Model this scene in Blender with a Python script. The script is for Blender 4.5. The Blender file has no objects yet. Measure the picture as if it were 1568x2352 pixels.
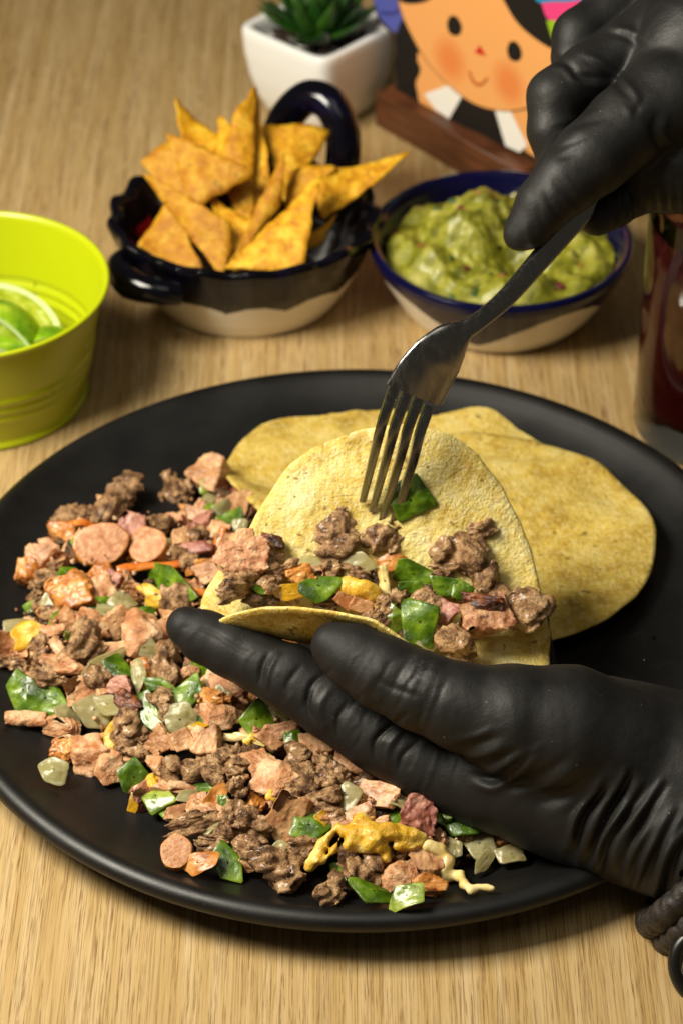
import bpy, bmesh, math, random
import numpy as np
from math import radians, sin, cos, pi
random.seed(7); RNG = np.random.default_rng(7)
SC = bpy.context.scene
COL = SC.collection
U = 0.01                                   # all numbers below are centimetres
# ------------------------------------------------------------------ camera, world, lights, exposure
PITCH, FPX, CAMH, CAMD = radians(38.2), 5554.0, 59.6, 68.0   # pitch, focal length in px of a 1568 px wide frame
CX = 0.65                                  # plate centre lies a little right of the camera axis
cam = bpy.data.objects.new('camera', bpy.data.cameras.new('camera')); COL.objects.link(cam)
cam.data.sensor_fit = 'HORIZONTAL'; cam.data.sensor_width = 24.0; cam.data.lens = 24.0 * FPX / 1568
cam.data.clip_start = 0.05; cam.data.clip_end = 50
cam.location = (-CX * U, -CAMD * U, CAMH * U); cam.rotation_euler = (radians(90) - PITCH, 0, 0)
cam.data.dof.use_dof = True; cam.data.dof.focus_distance = 0.79; cam.data.dof.aperture_fstop = 13.0
SC.camera = cam
SC.render.resolution_x, SC.render.resolution_y = 682, 1024
W = bpy.data.worlds.new('World'); SC.world = W; W.use_nodes = True
W.node_tree.nodes['Background'].inputs[0].default_value = (1.0, 0.90, 0.70, 1)
W.node_tree.nodes['Background'].inputs[1].default_value = 0.055
def area_light(name, loc, target, size, power, col):
    l = bpy.data.lights.new(name, 'AREA'); l.shape = 'SQUARE'; l.size = size * U; l.energy = power; l.color = col
    o = bpy.data.objects.new(name, l); COL.objects.link(o)
    import mathutils
    o.location = [c * U for c in loc]
    o.rotation_euler = (mathutils.Vector(target) - mathutils.Vector(loc)).to_track_quat('-Z', 'Y').to_euler()
    return o
area_light('key_lamp', (-40, -9, 57), (0, 4, 2), 28, 9.6, (1.0, 0.93, 0.78))
area_light('top_lamp', (10, -40, 120), (4, 10, 0), 60, 1.5, (1.0, 0.94, 0.80))
SC.view_settings.view_transform = 'Standard'; SC.view_settings.look = 'None'
SC.view_settings.exposure = 0.0; SC.view_settings.gamma = 1.0
# ------------------------------------------------------------------ helpers: points, noise, meshes, materials
RIGHT = np.array([1.0, 0, 0]); UPC = np.array([0, sin(PITCH), cos(PITCH)]); FWD = np.array([0, cos(PITCH), -sin(PITCH)])
CAM = np.array([-CX, -CAMD, CAMH])
def ray(px, py): return FWD + RIGHT * (px - 784) / FPX - UPC * (py - 1176) / FPX
def P(px, py, d): return CAM + ray(px, py) * d                       # point at depth d along the view axis
def G(px, py, z=0.0):                                                # point at height z
    r = ray(px, py); return CAM + r * ((z - CAMH) / r[2])
def depth(p): return float((np.asarray(p) - CAM) @ FWD)
def topx(V):
    q = V - CAM; d = q @ FWD
    return np.stack([784 + FPX * (q @ RIGHT) / d, 1176 - FPX * (q @ UPC) / d], -1)
def nrm(v): v = np.asarray(v, float); return v / (np.linalg.norm(v) + 1e-12)
def sstep(a, b, x): t = np.clip((x - a) / (b - a), 0, 1); return t * t * (3 - 2 * t)
class Noise:
    def __init__(s, seed): s.L = np.random.default_rng(seed).random((32, 32, 32)) * 2 - 1
    def __call__(s, X):
        i = np.floor(X).astype(int); f = X - i; f = f * f * (3 - 2 * f); i &= 31; j = (i + 1) & 31
        L = s.L; x0, y0, z0 = i[..., 0], i[..., 1], i[..., 2]; x1, y1, z1 = j[..., 0], j[..., 1], j[..., 2]
        fx, fy, fz = f[..., 0], f[..., 1], f[..., 2]
        a = L[x0, y0, z0] * (1 - fx) + L[x1, y0, z0] * fx; b = L[x0, y1, z0] * (1 - fx) + L[x1, y1, z0] * fx
        c = L[x0, y0, z1] * (1 - fx) + L[x1, y0, z1] * fx; d = L[x0, y1, z1] * (1 - fx) + L[x1, y1, z1] * fx
        return (a * (1 - fy) + b * fy) * (1 - fz) + (c * (1 - fy) + d * fy) * fz
NZ = [Noise(k) for k in range(8)]
def fbm(X, o=3, k=0): return sum(NZ[(k + i) % 8](X * 2.0 ** i + 7.3 * i) * 0.5 ** i for i in range(o))
def surfnet(F, org, h):
    """surface of the field F < 0 on a grid: vertices in cells, quads across crossing edges"""
    S = F < 0; n = np.array(F.shape) - 1
    acc = np.zeros(tuple(n) + (3,)); cnt = np.zeros(tuple(n))
    for ax in range(3):
        o1, o2 = [k for k in range(3) if k != ax]
        sl0 = [slice(None)] * 3; sl1 = [slice(None)] * 3; sl0[ax] = slice(0, -1); sl1[ax] = slice(1, None)
        f0, f1 = F[tuple(sl0)], F[tuple(sl1)]; cr = (f0 < 0) != (f1 < 0)
        t = np.where(cr, f0 / np.where(f0 == f1, 1, f0 - f1), 0)
        for a in (0, 1):
            for b in (0, 1):
                s = [slice(None)] * 3; s[o1] = slice(a, a + n[o1]); s[o2] = slice(b, b + n[o2]); s = tuple(s)
                c = cr[s]; cnt += c
                acc[..., ax] += t[s] * c; acc[..., o1] += a * c; acc[..., o2] += b * c
    idx = -np.ones(tuple(n), int); m = cnt > 0; idx[m] = np.arange(m.sum())
    g = np.stack(np.nonzero(m), -1); V = org + h * (g + acc[m] / cnt[m][:, None])
    Q = []
    for ax in range(3):
        o1, o2 = [(1, 2), (2, 0), (0, 1)][ax]
        sl0 = [slice(1, -1)] * 3; sl1 = [slice(1, -1)] * 3; sl0[ax] = slice(0, -1); sl1[ax] = slice(1, None)
        a, b = S[tuple(sl0)], S[tuple(sl1)]
        for sgn in (0, 1):
            w = np.stack(np.nonzero((a & ~b) if sgn == 0 else (~a & b)), -1)
            if not len(w): continue
            off = np.ones(3, int); off[ax] = 0; w = w + off
            def cell(d1, d2): c = w.copy(); c[:, o1] += d1; c[:, o2] += d2; return idx[c[:, 0], c[:, 1], c[:, 2]]
            q = np.stack([cell(-1, -1), cell(0, -1), cell(0, 0), cell(-1, 0)], -1)
            Q.append(q if sgn == 0 else q[:, ::-1])
    return V, np.concatenate(Q)
def grid3(lo, hi, h):
    ax = [np.arange(lo[k], hi[k] + h, h) for k in range(3)]
    return np.stack(np.meshgrid(*ax, indexing='ij'), -1), np.array(lo, float)
def rows(V, Q):
    return V, [tuple(q) for q in Q.tolist()] if isinstance(Q, np.ndarray) else Q
def mk_mesh(name, V, Fc, mats, smooth=True, fm=None):
    me = bpy.data.meshes.new(name)
    V = np.asarray(V, float) * U
    if isinstance(Fc, np.ndarray) and Fc.shape[1] == 4 and len(Fc) > 200:
        nf = len(Fc); me.vertices.add(len(V)); me.vertices.foreach_set('co', V.ravel())
        me.loops.add(nf * 4); me.loops.foreach_set('vertex_index', Fc.ravel().astype(np.int32))
        me.polygons.add(nf); me.polygons.foreach_set('loop_start', np.arange(nf, dtype=np.int32) * 4)
        me.update(calc_edges=True); me.validate()
    else:
        me.from_pydata(V.tolist(), [], [tuple(int(i) for i in f) for f in Fc]); me.update()
    for m in (mats if isinstance(mats, (list, tuple)) else [mats]): me.materials.append(m)
    if fm is not None: me.polygons.foreach_set('material_index', np.asarray(fm, np.int32))
    me.polygons.foreach_set('use_smooth', np.full(len(me.polygons), smooth)); me.update()
    return me
def obj(name, V, Fc, mats, parent=None, smooth=True, fm=None, loc=None, label=None, cat=None, group=None, kind=None, sharp=None):
    """one mesh object; V in world cm. Its origin is loc (or the parent's)"""
    o0 = np.zeros(3) if loc is None else np.asarray(loc, float)
    if parent is not None: o0 = np.array(parent['org'])
    me = mk_mesh(name, np.asarray(V, float) - o0, Fc, mats, smooth, fm)
    if sharp is not None: me.set_sharp_from_angle(angle=radians(sharp))
    o = bpy.data.objects.new(name, me); COL.objects.link(o)
    o['org'] = [float(c) for c in o0]
    if parent is None: o.location = [c * U for c in o0]
    else: o.parent = parent
    if label: o['label'] = label
    if cat: o['category'] = cat
    if group: o['group'] = group
    if kind: o['kind'] = kind
    return o
def thing(name, label, cat, loc, group=None):
    o = bpy.data.objects.new(name, None); COL.objects.link(o); o.empty_display_size = 0.02
    o.location = [c * U for c in loc]; o['org'] = [float(c) for c in loc]; o['label'] = label; o['category'] = cat
    if group: o['group'] = group
    return o
def lathe(prof, n=96, c=(0, 0, 0), rf=None, closed=False):
    """prof: list of (r, z); rf(theta, r, z) -> (r, z) for wavy rims"""
    th = np.arange(n) * 2 * pi / n; V = []
    for r, z in prof:
        rr, zz = np.full(n, float(r)), np.full(n, float(z))
        if rf: rr, zz = rf(th, rr, zz)
        V.append(np.stack([c[0] + rr * np.cos(th), c[1] + rr * np.sin(th), c[2] + zz], -1))
    V = np.concatenate(V); m = len(prof); F = []
    i = np.arange(n); j = (i + 1) % n
    for k in range(m - 1 if not closed else m):
        a, b = k * n, ((k + 1) % m) * n
        F.append(np.stack([a + i, a + j, b + j, b + i], -1))
    return V, np.concatenate(F)
def tube(pts, rad, n=12, cap=True):
    pts = np.asarray(pts, float); m = len(pts); rad = np.broadcast_to(np.asarray(rad, float), (m,))
    T = np.gradient(pts, axis=0); T /= np.linalg.norm(T, axis=1)[:, None] + 1e-12
    N = nrm(np.cross(T[0], [0.3, 0.5, 0.8])); V = []; th = np.arange(n) * 2 * pi / n
    for k in range(m):
        N = nrm(N - T[k] * (N @ T[k])); B = np.cross(T[k], N)
        V.append(pts[k] + rad[k] * (np.cos(th)[:, None] * N + np.sin(th)[:, None] * B))
    V = np.concatenate(V); F = []
    for k in range(m - 1):
        for i in range(n): F.append((k * n + i, k * n + (i + 1) % n, (k + 1) * n + (i + 1) % n, (k + 1) * n + i))
    if cap: F.append(tuple(range(n))[::-1]); F.append(tuple(range((m - 1) * n, m * n)))
    return V, F
def spline(pts, n):
    """Catmull-Rom through pts (any dimension)"""
    p = np.asarray(pts, float); p = np.concatenate([[2 * p[0] - p[1]], p, [2 * p[-1] - p[-2]]]); out = []
    t = np.linspace(0, len(pts) - 1 - 1e-9, n); k = t.astype(int); f = (t - k)[:, None]
    a, b, c, d = p[k], p[k + 1], p[k + 2], p[k + 3]
    return 0.5 * (2 * b + (c - a) * f + (2 * a - 5 * b + 4 * c - d) * f ** 2 + (3 * b - a - 3 * c + d) * f ** 3)
def join(parts):
    V = []; F = []; n = 0
    for v, f in parts:
        V.append(np.asarray(v)); F += [tuple(int(i) + n for i in q) for q in f]; n += len(v)
    return np.concatenate(V), F
# ------------------------------------------------------------------ materials
def srgb(h):
    c = [int(h[i:i + 2], 16) / 255 for i in (0, 2, 4)]
    return tuple(x / 12.92 if x <= 0.04045 else ((x + 0.055) / 1.055) ** 2.4 for x in c) + (1,)
def C(c): return srgb(c) if isinstance(c, str) else tuple(c) + (1,) if len(c) == 3 else c
class NT:
    def __init__(s, name):
        s.m = bpy.data.materials.new(name); s.m.use_nodes = True; s.t = s.m.node_tree
        s.b = s.t.nodes['Principled BSDF']
    def n(s, kind, **kw):
        nd = s.t.nodes.new('ShaderNode' + kind)
        for k, v in kw.items():
            if k.startswith('i_'): nd.inputs[k[2:].replace('_', ' ')].default_value = v
            else: setattr(nd, k, v)
        return nd
    def l(s, a, b): s.t.links.new(a, b)
    def coord(s, scale=(1, 1, 1), rnd=True, rot=0.0):
        tc = s.n('TexCoord'); mp = s.n('Mapping'); s.l(tc.outputs['Object'], mp.inputs[0])
        mp.inputs['Scale'].default_value = tuple(100 * c for c in scale); mp.inputs['Rotation'].default_value = (0, 0, rot)
        if not rnd: return mp.outputs[0]
        oi = s.n('ObjectInfo'); mu = s.n('Math', operation='MULTIPLY'); mu.inputs[1].default_value = 91.0; s.l(oi.outputs['Random'], mu.inputs[0])
        ad = s.n('VectorMath', operation='ADD'); s.l(mp.outputs[0], ad.inputs[0]); s.l(mu.outputs[0], ad.inputs[1])
        return ad.outputs[0]
    def noise(s, co, scale, detail=4, rough=0.55, dist=0.0):
        nd = s.n('TexNoise'); s.l(co, nd.inputs['Vector']); nd.inputs['Scale'].default_value = scale
        nd.inputs['Detail'].default_value = detail; nd.inputs['Roughness'].default_value = rough; nd.inputs['Distortion'].default_value = dist
        return nd.outputs['Fac']
    def ramp(s, f, stops):
        r = s.n('ValToRGB'); e = r.color_ramp.elements
        while len(e) < len(stops): e.new(0.5)
        for k, (p, c) in enumerate(stops): e[k].position = p; e[k].color = C(c)
        s.l(f, r.inputs[0]); return r.outputs[0]
    def mix(s, f, a, b, blend='MIX'):
        mx = s.n('Mix', data_type='RGBA', blend_type=blend)
        for sock, v in ((mx.inputs[0], f), (mx.inputs[6], a), (mx.inputs[7], b)):
            if hasattr(v, 'is_output'): s.l(v, sock)
            elif sock == mx.inputs[0]: sock.default_value = v
            else: sock.default_value = C(v)
        return mx.outputs[2]
    def bump(s, hs, dist):
        """hs: [(height socket, strength)]"""
        prev = None
        for h, st in hs:
            b = s.n('Bump'); b.inputs['Strength'].default_value = st; b.inputs['Distance'].default_value = dist * U
            s.l(h, b.inputs['Height'])
            if prev: s.l(prev, b.inputs['Normal'])
            prev = b.outputs[0]
        s.l(prev, s.b.inputs['Normal'])
    def set(s, **kw):
        names = dict(col='Base Color', rough='Roughness', metal='Metallic', spec='Specular IOR Level', sss='Subsurface Weight',
                     coat='Coat Weight', coatr='Coat Roughness', trans='Transmission Weight', ior='IOR', alpha='Alpha', sheen='Sheen Weight')
        for k, v in kw.items():
            i = s.b.inputs[names[k]]
            if hasattr(v, 'is_output'): s.l(v, i)
            else: i.default_value = C(v) if k == 'col' else v
        return s
    def radius(s, r, scale=0.01):
        s.b.inputs['Subsurface Radius'].default_value = r; s.b.inputs['Subsurface Scale'].default_value = scale
def simple(name, col, rough=0.5, **kw): return NT(name).set(col=col, rough=rough, **kw).m
def food(name, stops, scale=1.6, rough=0.45, bump=0.5, bscale=7.0, dist=0.06, sss=0.0, coat=0.0, fine=None, spec=0.5, spots=None):
    t = NT(name); co = t.coord()
    col = t.ramp(t.noise(co, scale, 5, 0.6), stops)
    if spots:                                            # (colour, scale, threshold)
        f = t.ramp(t.noise(co, spots[1], 3, 0.5), [(spots[2], '000000'), (spots[2] + 0.08, 'ffffff')])
        col = t.mix(f, col, spots[0])
    t.set(col=col, spec=spec, coat=coat, coatr=0.12, sss=sss); t.radius((1.0, 0.5, 0.3), 0.003)
    t.set(rough=t.ramp(t.noise(co, scale * 2.2, 3), [(0.3, (rough - .15,) * 3), (0.7, (rough + .15,) * 3)]))
    hs = [(t.noise(co, bscale, 6, 0.65), bump)]
    if fine: hs.append((t.noise(co, fine, 3, 0.6), bump * 0.6))
    t.bump(hs, dist); return t.m
M = {}
M['beef'] = food('beef', [(0.36, '58391d'), (0.46, '8d6641'), (0.54, 'b0875a'), (0.64, 'cda679')], 2.6, 0.42, 1.0, 4.5, 0.2, fine=12, coat=0.28)
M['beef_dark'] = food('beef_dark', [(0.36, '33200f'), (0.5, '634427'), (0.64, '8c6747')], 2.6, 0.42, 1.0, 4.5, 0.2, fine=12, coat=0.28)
M['ham'] = food('ham', [(0.36, '96643c'), (0.5, 'b8875c'), (0.64, 'd0a576')], 1.3, 0.38, 0.5, 5, 0.1, sss=0.12, coat=0.1, spots=('9a5f34', 1.5, 0.60))
M['ham_red'] = food('ham_red', [(0.36, '824538'), (0.5, '9e6350'), (0.64, 'b98570')], 1.5, 0.38, 0.6, 6, 0.1, sss=0.1, coat=0.12)
M['chicken'] = food('chicken', [(0.36, 'aa6e42'), (0.48, 'cc9466'), (0.62, 'e4be94')], 1.5, 0.4, 0.8, 4, 0.15, sss=0.12, fine=14, coat=0.1, spots=('b9743e', 1.4, 0.62))
M['pink'] = food('pink_sausage', [(0.34, 'b2744e'), (0.5, 'cb936c'), (0.68, 'e0b68c')], 3.4, 0.45, 1.0, 7, 0.12, sss=0.12, coat=0.05, spots=('a8653c', 5, 0.70))
M['skin'] = food('browned_skin', [(0.3, '8a4a1c'), (0.5, 'b8742f'), (0.7, 'd49a55')], 1.8, 0.36, 0.5, 7, 0.05, coat=0.15, spots=('6a3010', 1.6, 0.63))
M['orange'] = food('orange_skin', [(0.3, '9a430f'), (0.5, 'c4681f'), (0.7, 'd98b3c')], 1.5, 0.3, 0.3, 6, 0.05, coat=0.3)
M['char'] = food('charred', [(0.3, '160b06'), (0.5, '4d210c'), (0.7, 'a35a22')], 1.8, 0.4, 0.7, 6, 0.08, coat=0.1)
M['pepper'] = food('pepper_skin', [(0.36, '2c4303'), (0.5, '486608'), (0.64, '708a1c')], 1.2, 0.3, 0.35, 3, 0.10, coat=0.3, sss=0.03, fine=10)
M['pepper_in'] = food('pepper_flesh', [(0.36, '4a5f12'), (0.5, '6f8424'), (0.64, '9aa646')], 1.6, 0.27, 0.5, 8, 0.05, coat=0.4, sss=0.08)
M['amber'] = food('yellow_pepper', [(0.3, '8a6406'), (0.55, 'b3860f'), (0.75, '9c9a1e')], 0.8, 0.25, 0.3, 6, 0.05, coat=0.4, sss=0.1)
M['cheese'] = food('cheese', [(0.36, 'c2901c'), (0.5, 'dcae34'), (0.64, 'ecd078')], 1.6, 0.36, 0.7, 3, 0.12, sss=0.1, coat=0.2, fine=9)
M['cheese_pale'] = food('cheese_pale', [(0.3, 'c4a355'), (0.5, 'dcc27c'), (0.72, 'ecdca6')], 1.2, 0.33, 0.35, 4, 0.06, sss=0.2, coat=0.2)
M['bsau'] = food('roast_sausage', [(0.34, '7a4626'), (0.48, 'a86f48'), (0.6, 'c4946c')], 2.2, 0.38, 0.8, 4, 0.14, sss=0.08, coat=0.15, spots=('5a2c10', 1.6, 0.6))
def onion_mat():
    t = NT('onion'); co = t.coord((0.35, 5.0, 1))
    col = t.mix(t.ramp(t.noise(co, 1.0, 2), [(0.42, '000000'), (0.62, 'ffffff')]), 'b3aa72', 'cbc498')
    oi = t.n('ObjectInfo'); t.m.name = 'onion'
    col = t.mix(oi.outputs['Random'], col, t.mix(0.4, col, 'b09658'))
    t.set(col=col, rough=0.3, coat=0.2, coatr=0.15, sss=0.25, trans=0.5, ior=1.3); t.radius((1, 0.8, 0.5), 0.006)
    t.bump([(t.noise(co, 1.6, 3), 0.25)], 0.05); return t.m
M['onion'] = onion_mat()
def wood_mat():
    t = NT('oak_laminate'); a = radians(1.5)
    big = t.noise(t.coord((0.30, 0.012, 0.3), False, a), 1.0, 4, 0.6, 0.6)
    mid = t.noise(t.coord((1.9, 0.05, 1), False, a), 1.0, 5, 0.65, 0.35)
    fine = t.noise(t.coord((8.5, 0.11, 1), False, a), 1.0, 5, 0.7, 0.25)
    pore = t.noise(t.coord((15.0, 0.24, 1), False, a), 1.0, 3, 0.6, 0.15)
    col = t.ramp(mid, [(0.34, 'a98c59'), (0.45, 'b39664'), (0.54, 'bba071'), (0.66, 'c5ac81')])
    col = t.mix(t.ramp(big, [(0.35, '000000'), (0.65, 'ffffff')]), t.mix(0.3, col, 'a88a58'), col)
    col = t.mix(t.ramp(fine, [(0.49, '000000'), (0.62, '606060')]), col, '80603a')
    col = t.mix(t.ramp(pore, [(0.53, '000000'), (0.62, '9a9a9a')]), col, '59412a')
    for sc, st, c_, k_ in ((3.6, .055, '745228', .78), (6.5, .09, '5f4222', .68)):          # thin dark growth lines
        ln = t.noise(t.coord((sc, st, 1), False, a), 1.0, 2, 0.5, 0.12)
        lm = t.ramp(ln, [(.468, '000000'), (.497, 'ffffff'), (.503, 'ffffff'), (.532, '000000')]); br = t.ramp(t.noise(t.coord((17, 1.1, 1), False, a), 1.0, 3), [(.36, '000000'), (.6, 'ffffff')])
        mu = t.n('Math', operation='MULTIPLY'); t.l(lm, mu.inputs[0]); t.l(br, mu.inputs[1]); m2 = t.n('Math', operation='MULTIPLY'); t.l(mu.outputs[0], m2.inputs[0]); m2.inputs[1].default_value = k_
        col = t.mix(m2.outputs[0], col, c_)
    t.set(col=col, rough=t.ramp(fine, [(0.3, (0.36,) * 3), (0.7, (0.5,) * 3)]), spec=0.35)
    t.bump([(fine, 0.2), (pore, 0.25)], 0.03); return t.m
M['wood'] = wood_mat()
def plate_mat():
    t = NT('black_stoneware'); co = t.coord(rnd=False)
    g = t.noise(co, 14, 3, 0.6); dustp = t.ramp(t.noise(co, 7, 2, .4), [(.78, '000000'), (.80, '909090')]); sp = t.noise(co, 1.1, 2, 0.5)
    t.set(col=t.mix(dustp, t.ramp(g, [(0.3, '090808'), (0.6, '0e0d0c'), (0.78, '1b1916')]), '5c564c'), spec=0.45,
          rough=t.ramp(t.noise(co, 0.35, 4), [(0.36, (0.38,) * 3), (0.46, (0.43,) * 3), (0.6, (0.48,) * 3)]))
    t.bump([(t.noise(co, 16, 3, 0.6), 0.3)], 0.02); return t.m
M['plate'] = plate_mat()
def tortilla_mat(name, stops, grain, spots, toast):
    t = NT(name); co = t.coord(rnd=True)
    col = t.ramp(t.noise(co, 0.55, 6, 0.68), stops)
    col = t.mix(t.ramp(t.noise(co, 0.33, 4, 0.6, 0.4), [(0.50, '000000'), (0.68, '9a9a9a')]), col, toast)
    gr = t.noise(co, 4.5, 4, 0.7)
    col = t.mix(t.ramp(gr, [(0.48, '000000'), (0.62, 'b0b0b0')]), col, grain)
    col = t.mix(t.ramp(t.noise(co, 1.9, 2, 0.5), [(0.60, '000000'), (0.68, 'a0a0a0')]), col, 'b8861e')
    col = t.mix(t.ramp(t.noise(co, 2.6, 2, 0.4), [(0.70, '000000'), (0.73, 'd0d0d0')]), col, spots)
    t.set(col=col, rough=0.62, spec=0.3, sss=0.08); t.radius((1, .7, .3), 0.004)
    t.bump([(t.noise(co, 1.4, 3, 0.6), 0.5), (t.noise(co, 5.5, 4, 0.7), 0.9)], 0.14); return t.m
M['tort_in'] = tortilla_mat('tortilla_inside', [(0.35, 'b3943a'), (0.45, 'd5bb60'), (0.54, 'e5d182'), (0.64, 'f1e3a8')], 'f0e4b4', '5d3a14', 'd0b050')
M['tort_out'] = tortilla_mat('tortilla_toasted', [(0.34, 'a07f24'), (0.45, 'bf9f40'), (0.54, 'd1b452'), (0.66, 'dec676')], 'e2d294', '4a3012', 'a9842c')
def glove_mat(smudge=None):
    t = NT('black_nitrile'); co = t.coord(rnd=False)
    dust = t.ramp(t.noise(co, 9, 2, 0.4), [(0.785, '000000'), (0.80, 'ffffff')])
    col = t.mix(dust, t.ramp(t.noise(co, 0.6, 4), [(0.3, '100f0f'), (0.7, '181716')]), '77746c')
    if smudge is not None:                               # a smear of pale powder on the thumb
        tc = t.n('TexCoord'); vm = t.n('VectorMath', operation='DISTANCE'); t.l(tc.outputs['Object'], vm.inputs[0]); vm.inputs[1].default_value = tuple(c * U for c in smudge)
        mr = t.n('MapRange'); mr.inputs[1].default_value = .0012; mr.inputs[2].default_value = .0075; mr.inputs[3].default_value = 1; mr.inputs[4].default_value = 0; t.l(vm.outputs['Value'], mr.inputs[0])
        ml = t.n('Math', operation='MULTIPLY'); t.l(mr.outputs[0], ml.inputs[0]); t.l(t.ramp(t.noise(co, 2.2, 5, .7), [(.46, '000000'), (.66, '909090')]), ml.inputs[1])
        col = t.mix(ml.outputs[0], col, '8d8f90')
    t.set(col=col, rough=t.ramp(t.noise(co, 0.5, 4), [(0.4, (0.50,) * 3), (0.6, (0.64,) * 3)]), spec=0.33)
    t.bump([(t.noise(co, 9, 3, 0.55), 0.35)], 0.03); return t.m
M['glove'] = glove_mat()
# ------------------------------------------------------------------ the setting: table top
def box(lo, hi):
    a, b = lo, hi
    V = [(x, y, z) for z in (a[2], b[2]) for y in (a[1], b[1]) for x in (a[0], b[0])]
    return np.array(V, float), [(0, 2, 3, 1), (4, 5, 7, 6), (0, 1, 5, 4), (1, 3, 7, 5), (3, 2, 6, 7), (2, 0, 4, 6)]
V, F = box((-70, -50, -3), (70, 130, 0)); obj('table_top', V, F, M['wood'], smooth=False, kind='structure')
# ------------------------------------------------------------------ plate
PR = 15.0; PC = (0.0, -0.35, 0); PS = 1.019
prof = [(0.01, .72), (5, .72), (10, .75), (11.6, .84), (12.7, 1.02), (13.5, 1.30), (14.1, 1.62), (14.4, 1.82), (14.58, 1.92), (14.72, 1.97), (14.86, 1.975), (15.0, 1.93), (15.12, 1.84), (15.2, 1.70), (15.21, 1.54),
        (15.1, 1.38), (14.7, 1.16), (14.0, .86), (13.0, .58), (11.8, .36), (10.6, .2), (9.8, .12), (9.6, .0), (9.0, 0), (8.8, .15), (.01, .15)]
def plate_z(r): return np.interp(r, [0, 5, 10, 11.6, 12.7, 13.6, 14.25, 14.8], [.72, .72, .75, .84, 1.02, 1.32, 1.66, 1.98])
pl = thing('dinner_plate', 'large matt black stoneware plate holding the chopped meat and tortillas', 'plate', (0, 0, 0))
V, F = lathe([(r * PS, z) for r, z in prof], 160, PC); obj('dish', V, F, M['plate'], pl)
oil = simple('oil_film', '070605', 0.12, spec=0.6); parts = []
for k in range(70):                                               # dark drops of juice on the glaze
    r, a = random.uniform(5, 11.3), random.uniform(0, 2 * pi); x, y = r * cos(a), r * sin(a); s = random.choice((random.uniform(.04, .12), random.uniform(.1, .28)))
    v, f = lathe([(s, 0), (s * .8, .012), (s * .4, .02), (.001, .022)], 10, (x, y, plate_z(r) + .012 + .03 * sstep(11, 13.5, r))); v[:, 0] = x + (v[:, 0] - x) * random.uniform(.6, 1.5); parts.append((v, f))
V, F = join(parts); obj('juice_drops', V, F, oil, pl, kind='stuff')
# ------------------------------------------------------------------ tortillas
def sheet(mapf, R, thick, seed, nr=44, na=120, edge=.05):
    """closed sheet: disc of radius R (u, v) -> mapf -> 3-D, with thickness and a rough edge"""
    th = np.arange(na) * 2 * pi / na; n = Noise(seed)
    er = 1 + edge * .5 * n(np.stack([np.cos(th) * 1.6, np.sin(th) * 1.6, th * 0 + 3.3], -1)) + edge * .16 * n(np.stack([np.cos(th) * 9, np.sin(th) * 9, th * 0], -1))
    rr = np.linspace(0.02, 1, nr) ** 0.8
    u = R * rr[:, None] * er * np.cos(th); v = R * rr[:, None] * er * np.sin(th)
    X = mapf(u, v); e = 1e-2; N = np.cross(mapf(u + e, v) - mapf(u - e, v), mapf(u, v + e) - mapf(u, v - e)); N /= np.linalg.norm(N, axis=-1)[..., None] + 1e-12
    w = thick / 2 * (1 - .55 * sstep(.965, 1.0, rr))[:, None, None]
    q = np.stack([u, v, u * 0], -1)
    bumpy = .035 * fbm(q * 1.3, 3, seed % 8)[..., None]
    top = X + N * (w + bumpy); bot = X - N * (w - bumpy * .6)
    V = np.concatenate([top.reshape(-1, 3), bot.reshape(-1, 3)]); K = nr * na; i = np.arange(na); j = (i + 1) % na; F = []
    for k in range(nr - 1):
        a, b = k * na, (k + 1) * na
        F.append(np.stack([a + i, b + i, b + j, a + j], -1)); F.append(np.stack([K + a + i, K + a + j, K + b + j, K + b + i], -1))
    a = (nr - 1) * na; F.append(np.stack([a + i, K + a + i, K + a + j, a + j], -1))
    F = np.concatenate(F)
    fm = np.zeros(len(F), int); fm[[x for k in range(nr - 1) for x in range((2 * k + 1) * na, (2 * k + 2) * na)]] = 1
    return V, F, fm
cB = G(1098, 1232, 1.5); cA = G(907, 1122, 1.0)
def mapB(u, v):
    r = np.hypot(u, v); z = 1.55 + .18 * NZ[1](np.stack([u * .33, v * .33, u * 0 + 2], -1)) + .25 * sstep(4, 6.6, r) * NZ[2](np.stack([u * .4, v * .4, u * 0], -1)) + .12 * np.exp(-((v - 4.4) / .5) ** 2)
    return np.stack([cB[0] + u, cB[1] + v, z], -1)
def mapA(u, v):
    lift = sstep(1.5, 6.0, -u * .5 - v * .87); z = .98 + 1.5 * lift + .16 * NZ[3](np.stack([u * .35, v * .35, u * 0], -1))
    z = z + .55 * sstep(0, 6, v) * NZ[5](np.stack([u * .25 + 3, v * .2, u * 0], -1)) ** 2
    return np.stack([cA[0] + u + .5 * lift, cA[1] + v + .4 * lift, z], -1)
V, F, fm = sheet(mapA, 6.9, .17, 11, edge=.032); obj('corn_tortilla', V, F, M['tort_out'], loc=(cA[0], cA[1], .9), label='corn tortilla farther back on the plate, with its left edge curled up', cat='tortilla', group='corn tortillas lying on the plate')
V, F, fm = sheet(mapB, 6.75, .17, 12, edge=.032); obj('corn_tortilla', V, F, M['tort_out'], loc=(cB[0], cB[1], 1.5), label='flat corn tortilla lying on top at the right of the plate behind the taco', cat='tortilla', group='corn tortillas lying on the plate')
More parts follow.
